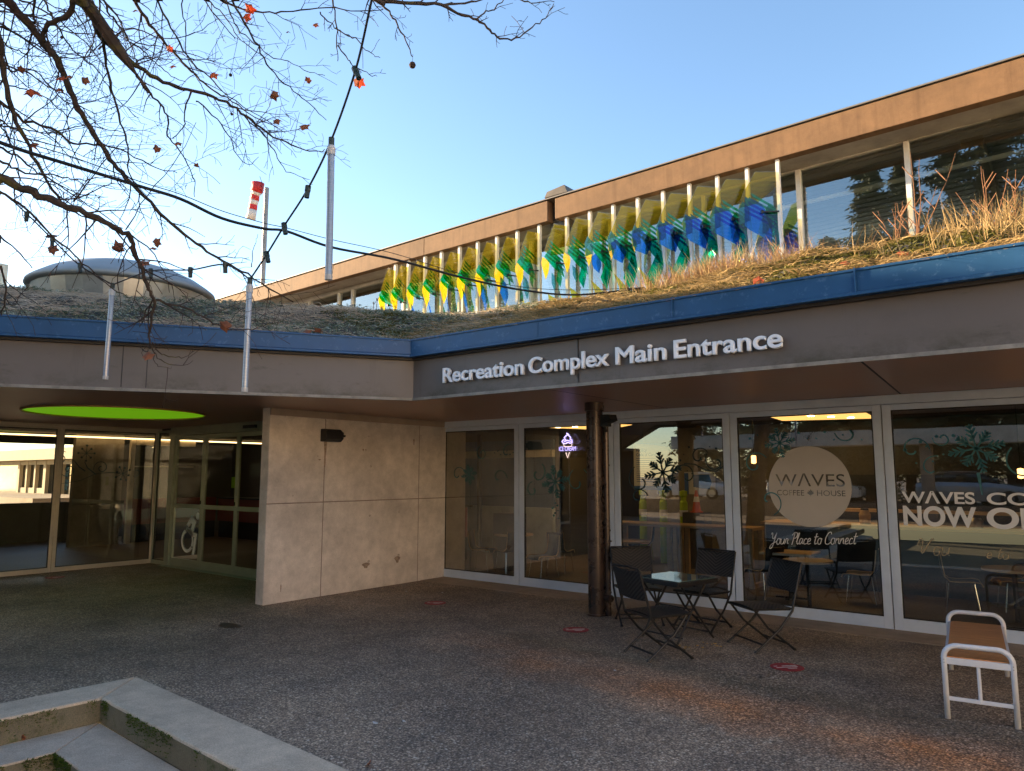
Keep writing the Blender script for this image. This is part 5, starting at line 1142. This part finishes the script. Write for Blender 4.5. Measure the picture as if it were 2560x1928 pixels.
# ---- windsock
wp = onY(667, 470, 15); wb = onY(655, 700, 15)
ws = thing('windsock', 'red and white striped windsock hanging limp on a thin pole', 'windsock', (wp.x, 15, 0))
mb = MB(); mb.tube([(0, 0, 5.8), (0, 0, wp.z)], .085, 10); mb.build('pole', mat('rusty_pole', (.30,.25,.22), .5, .4), ws)
V0 = Vector((CX, SX, 0)); q = [onY(643, 460, 15), onY(640, 478, 15), onY(638, 492, 15), onY(637, 507, 15), onY(633, 522, 15), onY(630, 545, 15)]; rad = [.40, .40, .30, .30, .32, .34]
q = [onY(x, y, 15) for x, y in ((645, 458), (641, 480), (638, 484), (636, 500), (633, 511), (631, 525), (626, 548))]
for k in range(6):
    a, b_ = q[k] - ws.location, q[k + 1] - ws.location; ra = [.24, .23, .16, .18, .16, .17, .19]
    mb = MB(); mb.tube([a, (a + b_) / 2 + Vector((.03, 0, 0)), b_], [ra[k], (ra[k] + ra[k + 1]) / 2 * .93, ra[k + 1]], 14); mb.build('red_band' if k % 2 == 0 else 'white_band', M['wind_red'] if k % 2 == 0 else M['wind_white'], ws, smooth=True)
mb = MB()
for dz in (-.3, 0, .3): mb.tube([(0, 0, wp.z - .3), q[0] - ws.location + Vector((.1, 0, dz * .8))], .012, 4)
mb.build('bridle', M['cable'], ws)

# ================================================================== CABLES AND HANGING TUBES
def smooth_pts(pts, n=6):
    q = []
    for i in range(len(pts) - 1):
        p0 = pts[max(i - 1, 0)]; p1 = pts[i]; p2 = pts[i + 1]; p3 = pts[min(i + 2, len(pts) - 1)]
        for k in range(n): t = k / n; q.append(.5 * ((2 * p1) + (p2 - p0) * t + (2 * p0 - 5 * p1 + 4 * p2 - p3) * t * t + (3 * p1 - p0 - 3 * p2 + p3) * t ** 3))
    return q + [pts[-1]]
def dpt(x, y, F_): d = ray(x, y); fwd = d.x * -SX + d.y * CX; return EV + d * (F_ / fwd)
hv = [dpt(x * KD, y * KD, F_) for x, y, F_ in ((-260, 200, 3.4), (0, 308, 4.0), (150, 356, 4.4), (300, 402, 4.8), (390, 430, 5.0), (480, 472, 5.3), (570, 494, 5.7), (620, 500, 5.9), (715, 534, 6.3), (850, 560, 6.8), (1000, 600, 7.3), (1130, 627, 7.8), (1250, 637, 8.2))]
e = onY(1392 * KD, 632 * KD, 7.6); hv.append(Vector((e.x, 7.6, roof_z(e.x, 7.6)[0] + .05)))
mb = MB(); mb.tube(smooth_pts(hv), .0115, 6)
hc = thing('heavy_cable', 'thick black cable sagging from the tree to the grass roof', 'cable'); mb.build('cable', M['cable'], hc)
mb = MB(); tw = [p + Vector((0, 0, .028 + .03 * math.sin(i * .9) ** 2)) for i, p in enumerate(hv)]; tw[-1] = hv[-1]; tw[8] = hv[8] + Vector((0, 0, .07)); mb.tube(smooth_pts(tw), .0035, 5)
mb.build('support_wire', M['cable'], hc)
def Z1(x, y): return (x / 2.45, y / 2.45)
lp = [(815 * KD, -40 * KD, 3.3), (803 * KD, 0, 3.4), (768 * KD, 152 * KD, 3.7), (716 * KD, 302 * KD, 4.0), (665 * KD, 408 * KD, 4.25), (614 * KD, 488 * KD, 4.45), (576 * KD, 550 * KD, 4.65), (540 * KD, 604 * KD, 4.85),
      (563, 662, 4.95), (476, 675, 5.3), (377, 678, 5.65), (282, 712, 6.0), (200, 664, 5.8), (131, 598, 5.6), (67, 535, 5.4), (0, 478, 5.2), (-160, 380, 5.0)]
LPV = [dpt(*p) for p in lp]
tl = thing('light_string', 'thin black light string with bulb sockets zigzagging across the yard', 'string lights')
mb = MB(); mb.tube(smooth_pts(LPV[:8], 8), .0062, 6); mb.tube(smooth_pts([LPV[7], LPV[8] , LPV[9], LPV[10], LPV[11]], 5), .0055, 6); mb.tube(smooth_pts(LPV[11:], 5), .0055, 6); mb.build('cable', M['cable'], tl)
for k in (2, 4, 5, 6, 8, 9, 10, 12, 13, 14):
    p = LPV[k]; rr = random.Random(k); dv = Vector((rr.uniform(-.2, .5), rr.uniform(-.1, .1), -1)).normalized(); mb = MB(); mb.tube([p + dv * -.018, p + dv * .018], .018, 8); mb.tube([p + dv * .018, p + dv * .058], .015, 10); mb.build('socket', M['moss_socket'], tl)
def tube_light(top, bot, F_, lab):
    a = dpt(top[0], top[1], F_); b_ = dpt(bot[0], bot[1], F_); b_ = Vector((a.x + (b_.x - a.x) * .35, a.y + (b_.y - a.y) * .35, b_.z)); t_ = thing('meteor_tube', lab, 'tube light', a, 0, 'clear hanging tube lights')
    d = (b_ - a); L = d.length; d.normalize(); r_ = .0145 * F_ / 4.0 * 1.05
    r_ = .020
    mb = MB(); mb.tube([d * .055, d * (L - .012)], r_, 20); mb.build('tube', M['acrylic'], t_, smooth=False)
    mb = MB(); mb.tube([d * .028, d * .045, d * .085], [r_ * .9, r_ * 1.22, r_ * 1.15], 18); mb.build('end_cap', M['acrylic_cap'], t_); mb = MB(); mb.tube([d * (L - .03), d * L], r_ * 1.06, 18); mb.build('end_cap', M['acrylic_cap'], t_, smooth=False)
    mb = MB(); mb.tube([d * -.02, d * .03], r_ * .85, 12); mb.build('socket', M['moss_socket'], t_)
tube_light((716 * KD, 305 * KD), (716 * KD, 605 * KD), 4.0, 'highest clear hanging tube light against the sky')
tube_light((540 * KD, 606 * KD), (527 * KD, 847 * KD), 4.85, 'middle hanging tube light in front of the dark fascia')
tube_light((243 * KD, 617 * KD), (225 * KD, 820 * KD), 6.0, 'leftmost hanging tube light in front of the dome')

# ================================================================== PLANE TREE
tree = thing('plane_tree', 'bare mossy plane tree reaching in from the upper left with few red leaves', 'tree', (0, 0, 0))
def z1(l, F0, F1): n = len(l); return [dpt(x / 2.45, y / 2.45, F0 + (F1 - F0) * i / (n - 1)) for i, (x, y) in enumerate(l)]
def z2(l, F0, F1): n = len(l); return [dpt(800 + x / 2.45, y / 2.45, F0 + (F1 - F0) * i / (n - 1)) for i, (x, y) in enumerate(l)]
def z4(l, F0, F1): n = len(l); return [dpt(x / 3.143, 600 + y / 3.143, F0 + (F1 - F0) * i / (n - 1)) for i, (x, y) in enumerate(l)]
limbs = [
 (z1([(-120,-160),(40,0),(150,120),(270,270),(370,410),(430,560),(500,700),(600,860),(700,1000),(800,1120),(920,1240),(1050,1370),(1200,1490),(1330,1580),(1480,1660),(1640,1760),(1800,1850)], 4.2, 5.6), .030, .005),
 (z1([(440,-120),(490,0),(560,90),(620,220),(720,310),(850,410),(1000,500),(1150,550),(1350,610),(1480,690),(1600,790),(1750,870),(1900,930),(1990,920)], 4.0, 5.4), .025, .003),
 (z1([(780,-90),(820,0),(920,150),(1010,260),(1100,360),(1200,460),(1300,550),(1420,620),(1560,720),(1700,780)], 4.6, 5.6), .015, .003),
 (z1([(930,-90),(960,0),(1050,170),(1150,350),(1280,470),(1400,590),(1600,720),(1750,820)], 5.0, 5.8), .010, .0025),
 (z1([(-200,1010),(0,1090),(130,1150),(280,1210),(420,1270),(560,1320),(700,1390),(800,1450),(830,1560),(870,1660),(905,1770),(945,1850),(930,1960),(915,2060),(925,2140)], 3.6, 4.3), .027, .0045),
 (z4([(1230,470),(1400,520),(1600,600),(1750,690),(1900,710),(2060,680),(2200,640)], 4.15, 4.6), .008, .002),
 (z1([(-60,120),(0,340),(50,600),(130,800),(230,1000),(350,1200),(450,1300),(620,1360)], 4.0, 5.0), .022, .004),
 (z1([(-150,520),(0,620),(150,740),(350,800),(450,880),(620,890),(780,940),(960,1030),(1080,1055)], 4.4, 5.2), .013, .003),
 (z1([(560,90),(610,180),(650,350),(680,550),(740,750),(780,900),(790,1050),(830,1160)], 4.2, 5.0), .012, .004),
 (z1([(1380,-100),(1420,0),(1520,180),(1600,320),(1680,450),(1800,560),(1900,640),(2000,740)], 4.6, 5.3), .010, .0025),
 (z1([(1300,-60),(1350,0),(1500,60),(1650,80),(1800,70),(2000,50),(2200,70),(2350,60)], 4.4, 4.8), .008, .003),
 (z2([(250,-60),(350,0),(550,20),(740,30),(860,90),(960,120),(1040,190),(1100,235),(1200,235),(1300,170),(1380,110),(1430,30)], 4.0, 4.6), .014, .0025),
 (z2([(350,0),(380,30),(450,110),(500,200),(540,290),(570,350)], 4.1, 4.3), .008, .003),
 (z2([(60,-80),(80,0),(100,150),(100,280),(115,370)], 4.3, 4.6), .007, .0025), (z2([(100,170),(180,220),(250,270),(310,330),(360,355)], 4.4, 4.6), .005, .002), (z2([(110,280),(160,350),(200,400),(280,450),(350,470)], 4.4, 4.6), .005, .002),
 (z2([(0,80),(60,140),(120,190),(230,240)], 4.4, 4.7), .005, .002), (z2([(740,30),(860,20),(990,0),(1100,-40)], 4.3, 4.5), .009, .004), (z2([(960,120),(1000,80),(1050,60),(1130,0),(1180,-40)], 4.3, 4.5), .006, .003), (z2([(1150,-20),(1250,5),(1340,20),(1430,5)], 4.4, 4.5), .006, .002),
 (z1([(470,-60),(450,0),(420,90),(300,150),(270,210),(265,270)], 3.9, 4.2), .020, .012), (z1([(1200,-80),(1250,0),(1350,130),(1450,240)], 4.7, 5.0), .007, .003),
 (z1([(-100,1100),(0,1180),(150,1270),(300,1430),(450,1560),(560,1660),(680,1760),(800,1830)], 4.6, 5.3), .012, .003),
 (z1([(-100,820),(0,900),(100,960),(240,1060),(400,1160),(600,1300),(750,1400)], 4.6, 5.3), .010, .003), (z1([(-60,1380),(0,1440),(100,1530),(200,1640)], 5.0, 5.3), .009, .004),
 (z1([(830,450),(900,560),(980,640),(1030,730),(1020,830),(1100,920),(1150,1010),(1190,1110),(1190,1210)], 4.4, 4.9), .009, .0025), (z1([(1170,560),(1130,660),(1130,760),(1060,850)], 4.6, 4.8), .007, .003),
 (z1([(1480,700),(1600,820),(1680,920),(1720,1010),(1800,1070),(1900,1100)], 5.1, 5.3), .006, .002), (z1([(1200,620),(1300,700),(1400,830),(1450,950),(1520,1010),(1580,970)], 4.9, 5.1), .006, .002),
 (z1([(-80,160),(0,150),(100,210),(300,340),(480,350),(620,330)], 4.3, 4.7), .009, .003), (z1([(100,90),(280,120),(420,200),(600,210)], 4.2, 4.6), .007, .003), (z1([(-40,30),(100,0),(250,60),(400,160),(560,300),(640,420)], 4.3, 4.9), .008, .003),
 (z1([(0,230),(60,430),(180,420),(300,520),(420,640),(560,620),(680,580)], 4.5, 5.0), .007, .003), (z4([(0,210),(40,330),(40,480),(0,590)], 4.0, 4.2), .007, .004), (z4([(40,460),(100,520),(150,440)], 4.1, 4.2), .004, .002),
 (z1([(600,300),(760,190),(880,190),(1000,240),(1200,200),(1330,120)], 4.6, 5.0), .007, .002), (z1([(500,860),(440,1000),(470,1200),(440,1250),(760,720)], 4.9, 5.2), .003, .002), (z1([(450,1240),(620,1010),(760,860)], 5.2, 5.2), .006, .003),
 (z1([(770,1410),(900,1200),(1100,950),(1200,750)], 5.1, 5.4), .005, .002), (z1([(1540,1640),(1550,1560),(1560,1500),(1580,1440)], 5.4, 5.4), .004, .0015),
 (z4([(1190,800),(1250,880),(1350,920),(1450,920),(1540,855)], 4.3, 4.4), .005, .0015), (z4([(1170,800),(1220,900),(1310,970),(1420,990),(1510,955)], 4.3, 4.4), .004, .0015), (z4([(1190,840),(1220,960),(1280,1000),(1350,1005)], 4.3, 4.4), .003, .001), (z4([(1160,880),(1100,840),(1080,760)], 4.3, 4.4), .003, .0015),
]
rl = random.Random(5)
for _ in range(20):
    x, y = (-60, rl.uniform(-50, 1150)) if rl.random() < .5 else (rl.uniform(0, 1500), -60); a = rl.uniform(.15, 1.0) if x < 0 else rl.uniform(.7, 1.7); pts = []
    for k in range(rl.randint(6, 10)):
        if y > 1560 - x * .55: break
        pts.append((x, y)); st_ = rl.uniform(90, 150); x += st_ * math.cos(a); y += st_ * math.sin(a); a += rl.uniform(-.38, .34)
    if len(pts) > 3: F0 = rl.uniform(4.0, 5.6); limbs.append((z1(pts, F0, F0 + .5), rl.uniform(.005, .010), .0022))
mbT = MB(); mbB = MB(); fwd3 = Vector((-SX, CX, 0)); right3 = Vector((CX, SX, 0)); up3 = Vector((0, 0, 1))
rt_ = random.Random(21)
def twig(mb, p, d, L, r, lvl):
    n = max(3, int(L / .055)); pts = [p.copy()]; dd = d.copy(); c = p.copy(); nodes_ = []
    for i in range(n):
        dd = (dd + right3 * rt_.uniform(-.28, .28) + up3 * rt_.uniform(-.30, .24) + fwd3 * rt_.uniform(-.15, .15)).normalized(); c = c + dd * L / n; pts.append(c.copy()); nodes_.append((c.copy(), dd.copy()))
    mb.tube(pts, [max(.0016, r * (1 - .75 * i / n)) for i in range(n + 1)], 4 if lvl < 2 else 3, cap=False)
    if lvl < 3:
        for c, dd in nodes_[:-1] if lvl < 2 else nodes_[::2]:
            if rt_.random() < (.62 if lvl < 2 else .35):
                s_ = rt_.choice((-1, 1)); side = dd.cross(fwd3).normalized() * s_
                nd = (dd * rt_.uniform(.35, .9) + side * rt_.uniform(.5, 1) + fwd3 * rt_.uniform(-.4, .4)).normalized(); twig(mb, c, nd, L * rt_.uniform(.25, .5), max(.0016, r * .6), lvl + 1)
for li, (pts, r0, r1) in enumerate(limbs):
    q = smooth_pts(pts, 4); n = len(q); q = [p + right3 * rt_.gauss(0, .004) + up3 * rt_.gauss(0, .005) for p in q]
    rad = [r0 + (r1 - r0) * (i / (n - 1)) ** .8 for i in range(n)]
    rad = [r_ * (1 + .12 * math.sin(i * 1.7 + li)) for i, r_ in enumerate(rad)]; mbB.tube(q, rad, 7 if r0 > .012 else 5)
    acc = 0
    for i in range(1, n - 1):
        seg = (q[i + 1] - q[i]).length; acc += seg
        if acc > .062:
            acc = 0
            for _ in range(2 if r0 > .012 and rt_.random() < .5 else 1):
                if rt_.random() < .28 or (38 <= li < 44 and rt_.random() < .8): continue
                d = (q[i + 1] - q[i]).normalized(); s_ = rt_.choice((-1, 1)); side = d.cross(fwd3).normalized() * s_
                nd = (d * rt_.uniform(.3, 1.0) + side * rt_.uniform(.4, 1) + fwd3 * rt_.uniform(-.5, .5)).normalized()
                Lt = rt_.uniform(.10, .42) * (1.1 if r0 > .012 else .8)
                if li in (11, 12, 13, 14, 15, 16, 17, 18, 19): Lt *= .42
                twig(mbT, q[i], nd, Lt, max(.0022, min(.005, rad[i] * .55)), 1)
mbB.build('branches', M['bark'], tree); mbT.build('twigs', M['twig'], tree)
# trunk off to the left of the picture with boughs reaching the drawn limbs
tb = Vector((-6.2, .2, 0)); mb = MB(); crown = tb + Vector((1.5, .0, 5.0))
mb.tube([tb + Vector((0, 0, -.05)), tb + Vector((0, 0, .15)), tb + Vector((.05, -.05, 1.2)), tb + Vector((.3, -.1, 3.0)), crown], [.30, .22, .19, .17, .15], 14)
for pts, r0, r1 in limbs[:4] + limbs[4:5] + limbs[6:8] + limbs[9:12] + limbs[20:26]:
    a = pts[0]; m_ = crown.lerp(a, .5) + Vector((0, 0, .35)); mb.tube(smooth_pts([crown - Vector((0, 0, .3)), m_, a, pts[1]], 6), [max(r0, .035) * (1.6 - .6 * min(1, k / 12)) if k < 12 else r0 for k in range(19)], 8)
mb.build('trunk', M['bark'], tree)
for k, (x, y, r_, hot) in enumerate(((190, 555, .070, 1), (370, 480, .045, 1), (515, 490, .038, 0), (130, 430, .035, 0), (830, 65, .03, 0), (1060, 405, .032, 1), (1305, 455, .04, 1), (1675, 580, .042, 0), (1700, 735, .045, 0), (1860, 775, .045, 0), (1090, 875, .035, 0), (960, 910, .035, 0), (1525, 60, .05, 1), (1515, 100, .04, 1), (1885, 495, .03, 0), (320, 1525, .045, 0), (955, 1485, .038, 0), (935, 1520, .04, 0), (2195, 500, .05, 1), (1205, 1020, .025, 0), (205, 880, .035, 0), (1035, 300, .03, 1), (425, 465, .03, 0), (1935, 150, .03, 0), (1765, 195, .02, 0), (360, 545, .04, 0))):
    leaf_obj('leaf', dpt(x / 2.45, y / 2.45, 4.45), r_ * 1.0, M['leaf_red'] if hot else M['leaf_brown'], tree, 100 + k)
for k, (x, y) in enumerate(((1165, 905), (1770, 680))): leaf_obj('leaf', dpt(x / 3.143, 600 + y / 3.143, 4.3), .048, M['leaf_brown'], tree, 200 + k)
for x, y, r_ in ((1031, 163, .022), (378 / 2.45, 230 / 2.45, .010), (1412 / 2.45, 460 / 2.45, .011), (1420 / 2.45, 700 / 2.45, .009)):
    p = dpt(x, y, 4.3); mb = MB(); mb.lathe([(.001, -r_), (r_ * .7, -r_ * .7), (r_, 0), (r_ * .7, r_ * .7), (.001, r_)], p, 14); mb.tube([p + Vector((0, 0, r_)), p + Vector((.003, 0, r_ + .05))], .0015, 4); mb.build('seed_ball', M['twig'], tree)

# ================================================================== SURROUNDINGS THAT SHADE THE YARD AND SHOW IN THE GLASS
nb1 = thing('shade_building', 'plain unseen building beyond the left lobby, shaped to shade the yard', 'building')
prof = [(-5, 8.4), (-5, 0), (6.1, 0), (6.1, 6.75), (4.0, 6.75), (1.0, 7.45), (-3, 8.2), (-4, 8.4)]  # unseen building, outline shaped for the shadow it casts on the yard
mb = MB(); mb.prism(prof, -21.8, -20.6, fr=lambda y, z, x: (x, y, z)); mb.build('wall', M['yard_wall'], nb1)
mb = MB()
for k in range(2): mb.box((-20.6, -4 + k * 4, 3.2), (-20.55, -2 + k * 4, 4.6))
mb.build('window', M['dark_glass'], nb1)
gw = thing('sun_block_wall', 'added unseen wall behind the left lobby that blocks the sun', 'wall'); mb = MB(); mb.box((-26, 3, 0), (-24.6, 7.3, 3.6)); mb.build('wall', M['inwall'], gw); mb = MB(); mb.box((-26.05, 2.95, 3.602), (-24.55, 7.33, 3.68)); mb.build('coping', M['sill'], gw)  # wall added out of view to keep sun off the lobby floor
# sunlit rear wing seen through the lobby
rw = thing('rear_wing', 'sunlit cream wing with glazed doors seen through the left lobby', 'building'); M['lit_cream'] = mat('cream_render', (.46,.38,.25), .8, 0, .15, 2)
mb = MB(); mb.box((-40, 11.0, .9), (-24.6, 11.2, 2.3)); mb.build('glazing', M['dark_glass'], rw)
mb = MB(); mb.box((-40, 10.5, 2.15), (-25, 11.3, 2.55)); mb.build('fascia', M['lit_cream'], rw)
mb = MB()
for x_, w_ in ((-33.6, .2), (-32.75, .15), (-31.9, .15), (-31.0, .25), (-29.4, .12), (-27.9, .15), (-26.6, .12), (-25.4, .15)): mb.box((x_, 10.86, .9), (x_ + w_, 10.99, 2.14))
mb.box((-40, 10.88, 1.98), (-25, 10.98, 2.14)); mb.box((-33.6, 10.9, .9), (-31.0, 10.97, 1.1)); mb.build('frame', M['lit_cream'], rw)
mb = MB(); mb.box((-40, 8.4, .5), (-24.6, 11.3, .9)); mb.build('terrace', M['sill'], rw)
mb = MB(); frW = lambda x, z, y: (x, 10.985 - y, z)
for x_ in (-32.0, -29.2, -28.5, -27.3, -26.9, -26.1):
    for z_ in (1.25, 1.72): flake(mb, x_, z_, .26, frW, rot=x_)
mb.build('decal', M['decal_teal'], rw)
# unseen wing added to bounce warm sun into the shaded yard
nb2 = thing('bounce_wing', 'added unseen cream wing with glazed doors, bounces sun into the yard from the right', 'building')
XO = 9.0
mb = MB(); mb.box((XO, -14, 2.35), (XO + 4.9, 5.4, 5.4)); mb.box((XO + .6, 3.0, 0), (XO + 4.9, 5.4, 2.348)); mb.box((XO + .6, -10, 0), (XO + 6, -2.0, 2.348)); mb.build('wall', M['yard_wall'], nb2)
mb = MB(); mb.box((XO + .62, -1.95, 0), (XO + 4.8, 2.95, 2.3)); mb.build('glazing', M['dark_glass'], nb2)
mb = MB()
for y_ in (-2, -.9, .1, .25, 1.4, 2.6): mb.box((XO + .5, y_, 0), (XO + .61, y_ + .12, 2.345))
mb.box((XO + .5, -1.9, 2.0), (XO + .6, 2.9, 2.1)); mb.box((XO + .5, .37, 0), (XO + .6, 1.4, .3)); mb.build('frame', M['cream'], nb2)
mb = MB(); frO = lambda y, z, x: (XO + .49 - x, y, z)
for y_, z_ in ((2.0, 1.5), (2.1, .8), (.9, .9), (.9, 1.5)): flake(mb, y_, z_, .36, frO)
mb.build('decal', M['decal_teal'], nb2)
# covered walk behind the viewer (mirrored in the cafe glass)
nb3 = thing('covered_walk', 'low covered walk with a pale roof edge across the yard', 'building')
mb = MB(); mb.box((-13, -10.9, 2.6), (8, -9.6, 3.1)); mb.build('roof', mat('pale_walk_roof', (.48,.47,.42), .7), nb3)
mb = MB()
for x_ in np.arange(-12.5, 8, 4.1): mb.box((x_, -10.2, 0), (x_ + .35, -9.85, 2.6))
mb.build('pillar', M['sill'], nb3)

# parked cars mirrored in the cafe glass
def car(x, y, rz, col, lab):
    c = thing('parked_car', lab, 'car', (x, y, .55), rz, 'cars parked beyond the yard')
    def loft(secs, name, mt):     # secs: list of (x, halfwidth, z0, z1) -> rounded box skin along x
        mb = MB(); vs = []; fs = []; m_ = 8
        for (px_, hw_, z0, z1) in secs:
            r_ = .22 * (z1 - z0)
            vs += [(px_, -hw_, z0), (px_, hw_, z0), (px_, hw_ * 1.02, (z0 + z1) / 2), (px_, hw_, z1 - r_), (px_, hw_ * .88, z1), (px_, -hw_ * .88, z1), (px_, -hw_, z1 - r_), (px_, -hw_ * 1.02, (z0 + z1) / 2)]
        for i in range(len(secs) - 1):
            for k in range(m_): a = i * m_ + k; b = i * m_ + (k + 1) % m_; fs.append((a, b, b + m_, a + m_))
        fs += [tuple(range(m_ - 1, -1, -1)), tuple(range((len(secs) - 1) * m_, len(secs) * m_))]; mb.add(vs, fs); return mb.build(name, mt, c, bevel=.01)
    loft([(-1.75, .60, .28, .62), (-1.70, .68, .2, .74), (-1.2, .72, .16, .80), (.55, .72, .16, .78), (1.2, .71, .16, .70), (1.68, .64, .2, .60), (1.76, .54, .26, .50)], 'body', col)
    loft([(-1.45, .55, .79, .80), (-1.0, .60, .79, 1.10), (-.4, .60, .79, 1.17), (.2, .59, .79, 1.14), (.85, .56, .77, .79)], 'window_band', M['dark_glass'])
    loft([(-1.05, .50, 1.10, 1.13), (-.4, .55, 1.16, 1.19), (.2, .53, 1.13, 1.165), (.35, .48, 1.07, 1.10)], 'car_roof', col)
    for sx_ in (-1.12, 1.12):
        for sy_ in (-.70, .70):
            mb = MB(); mb.tube([(sx_, sy_ - .08, .26), (sx_, sy_ + .05, .26)], .26, 22); w_ = mb.build('wheel', M['black'], c); mb = MB(); mb.tube([(sx_, sy_ - .085 if sy_ < 0 else sy_ + .051, .26), (sx_, sy_ - .081 if sy_ < 0 else sy_ + .056, .26)], .16, 16); mb.build('rim', M['chrome'], w_)
    for sy_ in (-.5, .5): mb = MB(); mb.box((1.66, sy_ - .12, .48), (1.765, sy_ + .10, .58)); mb.build('headlight', M['chrome'], c, bevel=.02); mb = MB(); mb.box((-1.77, sy_ - .12, .55), (-1.66, sy_ + .10, .68)); mb.build('tail_light', M['red'], c, bevel=.02)
CW = mat('white_car_paint', (.75,.78,.80), .15, 0, .02, 1, .8); CS = mat('silver_car_paint', (.45,.50,.55), .2, .5, .02, 1, .8)
mb = MB(); mb.box((-30, -30, -.1), (9, -12.0, .55)); tag(mb.build('parking_lot', M['asphalt']), kind='structure')
car(-13.6, -13.4, R(8), CW, 'white hatchback parked at the lobby end of the raised lot'); car(-3.2, -13.2, R(4), CS, 'silver car parked at the pit end of the raised lot'); car(-8.6, -13.3, R(-3), CW, 'white car in the middle of the raised lot')
# trees
def conifer(x, y, H, Rr, n, lab, seed):
    rg = np.random.default_rng(seed); t_ = thing('conifer', lab, 'tree', (x, y, 0), 0, 'evergreens behind the yard')
    mb = MB(); mb.tube([(0, 0, -.1), (0, 0, H * .5), (0, 0, H * .97)], [Rr * .09, Rr * .05, .02], 9)
    B_ = []; nb = int(H * 13)
    for k in range(nb):
        z = H * (.12 + .86 * (k / nb)); L = Rr * (1 - (z / H)) ** .75 * rg.uniform(.55, 1.15) + .1; a = rg.uniform(0, 2 * math.pi); tip = Vector((math.cos(a) * L, math.sin(a) * L, z - L * .22)); B_.append((Vector((0, 0, z)), tip)); mb.tube([(0, 0, z), tip * .5 + Vector((0, 0, z * .5 + .03)), tip], [.03, .02, .006], 4)
    mb.build('trunk', M['trunk'], t_)
    per = max(6, n // nb); P_ = []; 
    for a, b in B_:
        u = rg.uniform(.12, 1, per); base = np.array(a)[None] * (1 - u[:, None]) + np.array(b)[None] * u[:, None]; L = (b - a).length
        P_.append(base + rg.normal(size=(per, 3)) * np.array([[.16, .16, .07]]) * (.5 + L * .35) + np.array([[0, 0, -.05]]))
    P_ = np.concatenate(P_); N_ = rg.normal(size=P_.shape) * .6 + np.array([[0, 0, -.5]]); global rng; keep = rng; rng = rg
    o = tufts('crown', P_, N_, .24, .075, M['leaf_green'], t_, lie=.6); rng = keep
def vpos(px, Yt): p = onY(px * KD, 500, 20 - Yt); return p.x
for k, (px, top, Yt, Rr, lab) in enumerate(((1790, 500, -13.5, 1.9, 'shortest'), (1868, 290, -15, 2.7, 'tall spired'), (1945, 310, -16.5, 2.5, 'second spired'), (2040, 190, -15.5, 3.2, 'dense tall'), (2130, 130, -16.5, 3.4, 'very tall'), (2230, 110, -15, 3.2, 'broad tall'), (2330, 160, -17, 3.6, 'far right'), (2450, 120, -15.5, 3.4, 'outermost'))):
    p = onY(px * KD, top * KD, 20 - Yt); conifer(p.x, Yt, p.z, Rr, 24000, lab + ' evergreen mirrored in the wide hall windows', 300 + k)
for k, (x, y, H, Rr) in enumerate(((-9, -21, 8, 3.2), (-16, -24, 9, 3.5), (6, -22, 10, 3.5), (12, -20, 9, 3.2), (19, -16, 8, 3.0), (24, -6, 8, 3.2))):
    if k < 4: conifer(x, y, H, Rr, 9000, 'evergreen in the background row, ' + ['far left behind the covered walk', 'farthest left', 'right of the mirrored group', 'behind the end of the walk', 'near the sunlit wing', 'beyond the sunlit wing'][k], 400 + k)
for k, (x, y, H) in enumerate(((-14.5, -15.5, 7.5), (-11, -15.2, 6.6), (-7.6, -15.8, 7.8), (-4, -15.3, 7), (-.5, -15.6, 7.6))):
    conifer(x, y, H, 2.1, 7000, 'evergreen close behind the covered walk, ' + ['first', 'second', 'third', 'fourth', 'last'][k] + ' of five from the lobby side', 500 + k)
# yellow-green shrub mirrored in the right pane
t_ = thing('shrub', 'yellow-green leafy shrub in the sunken bed behind the viewer', 'shrub', (4.2, -5.2, -.46)); P = rng.normal(size=(9000, 3)); P /= np.linalg.norm(P, axis=1, keepdims=True); P = P * rng.uniform(.6, 1, (9000, 1)) * np.array([[1.1, .9, .8]]) * (1 + .2 * np.sin(P[:, :1] * 7)) + np.array([[0, 0, 1.2]])
tufts('foliage', P, P - np.array([[0, 0, 1.]]), .12, .05, M['bush_green'], t_, lie=.5); mb = MB()
for a in range(7): mb.tube([(0, 0, 0), (.5 * math.cos(a), .4 * math.sin(a), 1.3)], [.03, .012], 5)
mb.build('stem', M['trunk'], t_)
# ================================================================== scale everything to metres
bpy.context.view_layer.update()
for o in list(SC.objects):
    if o.parent is None and o.type not in ('CAMERA', 'LIGHT'):
        o.location = o.location * S; o.scale = o.scale * S
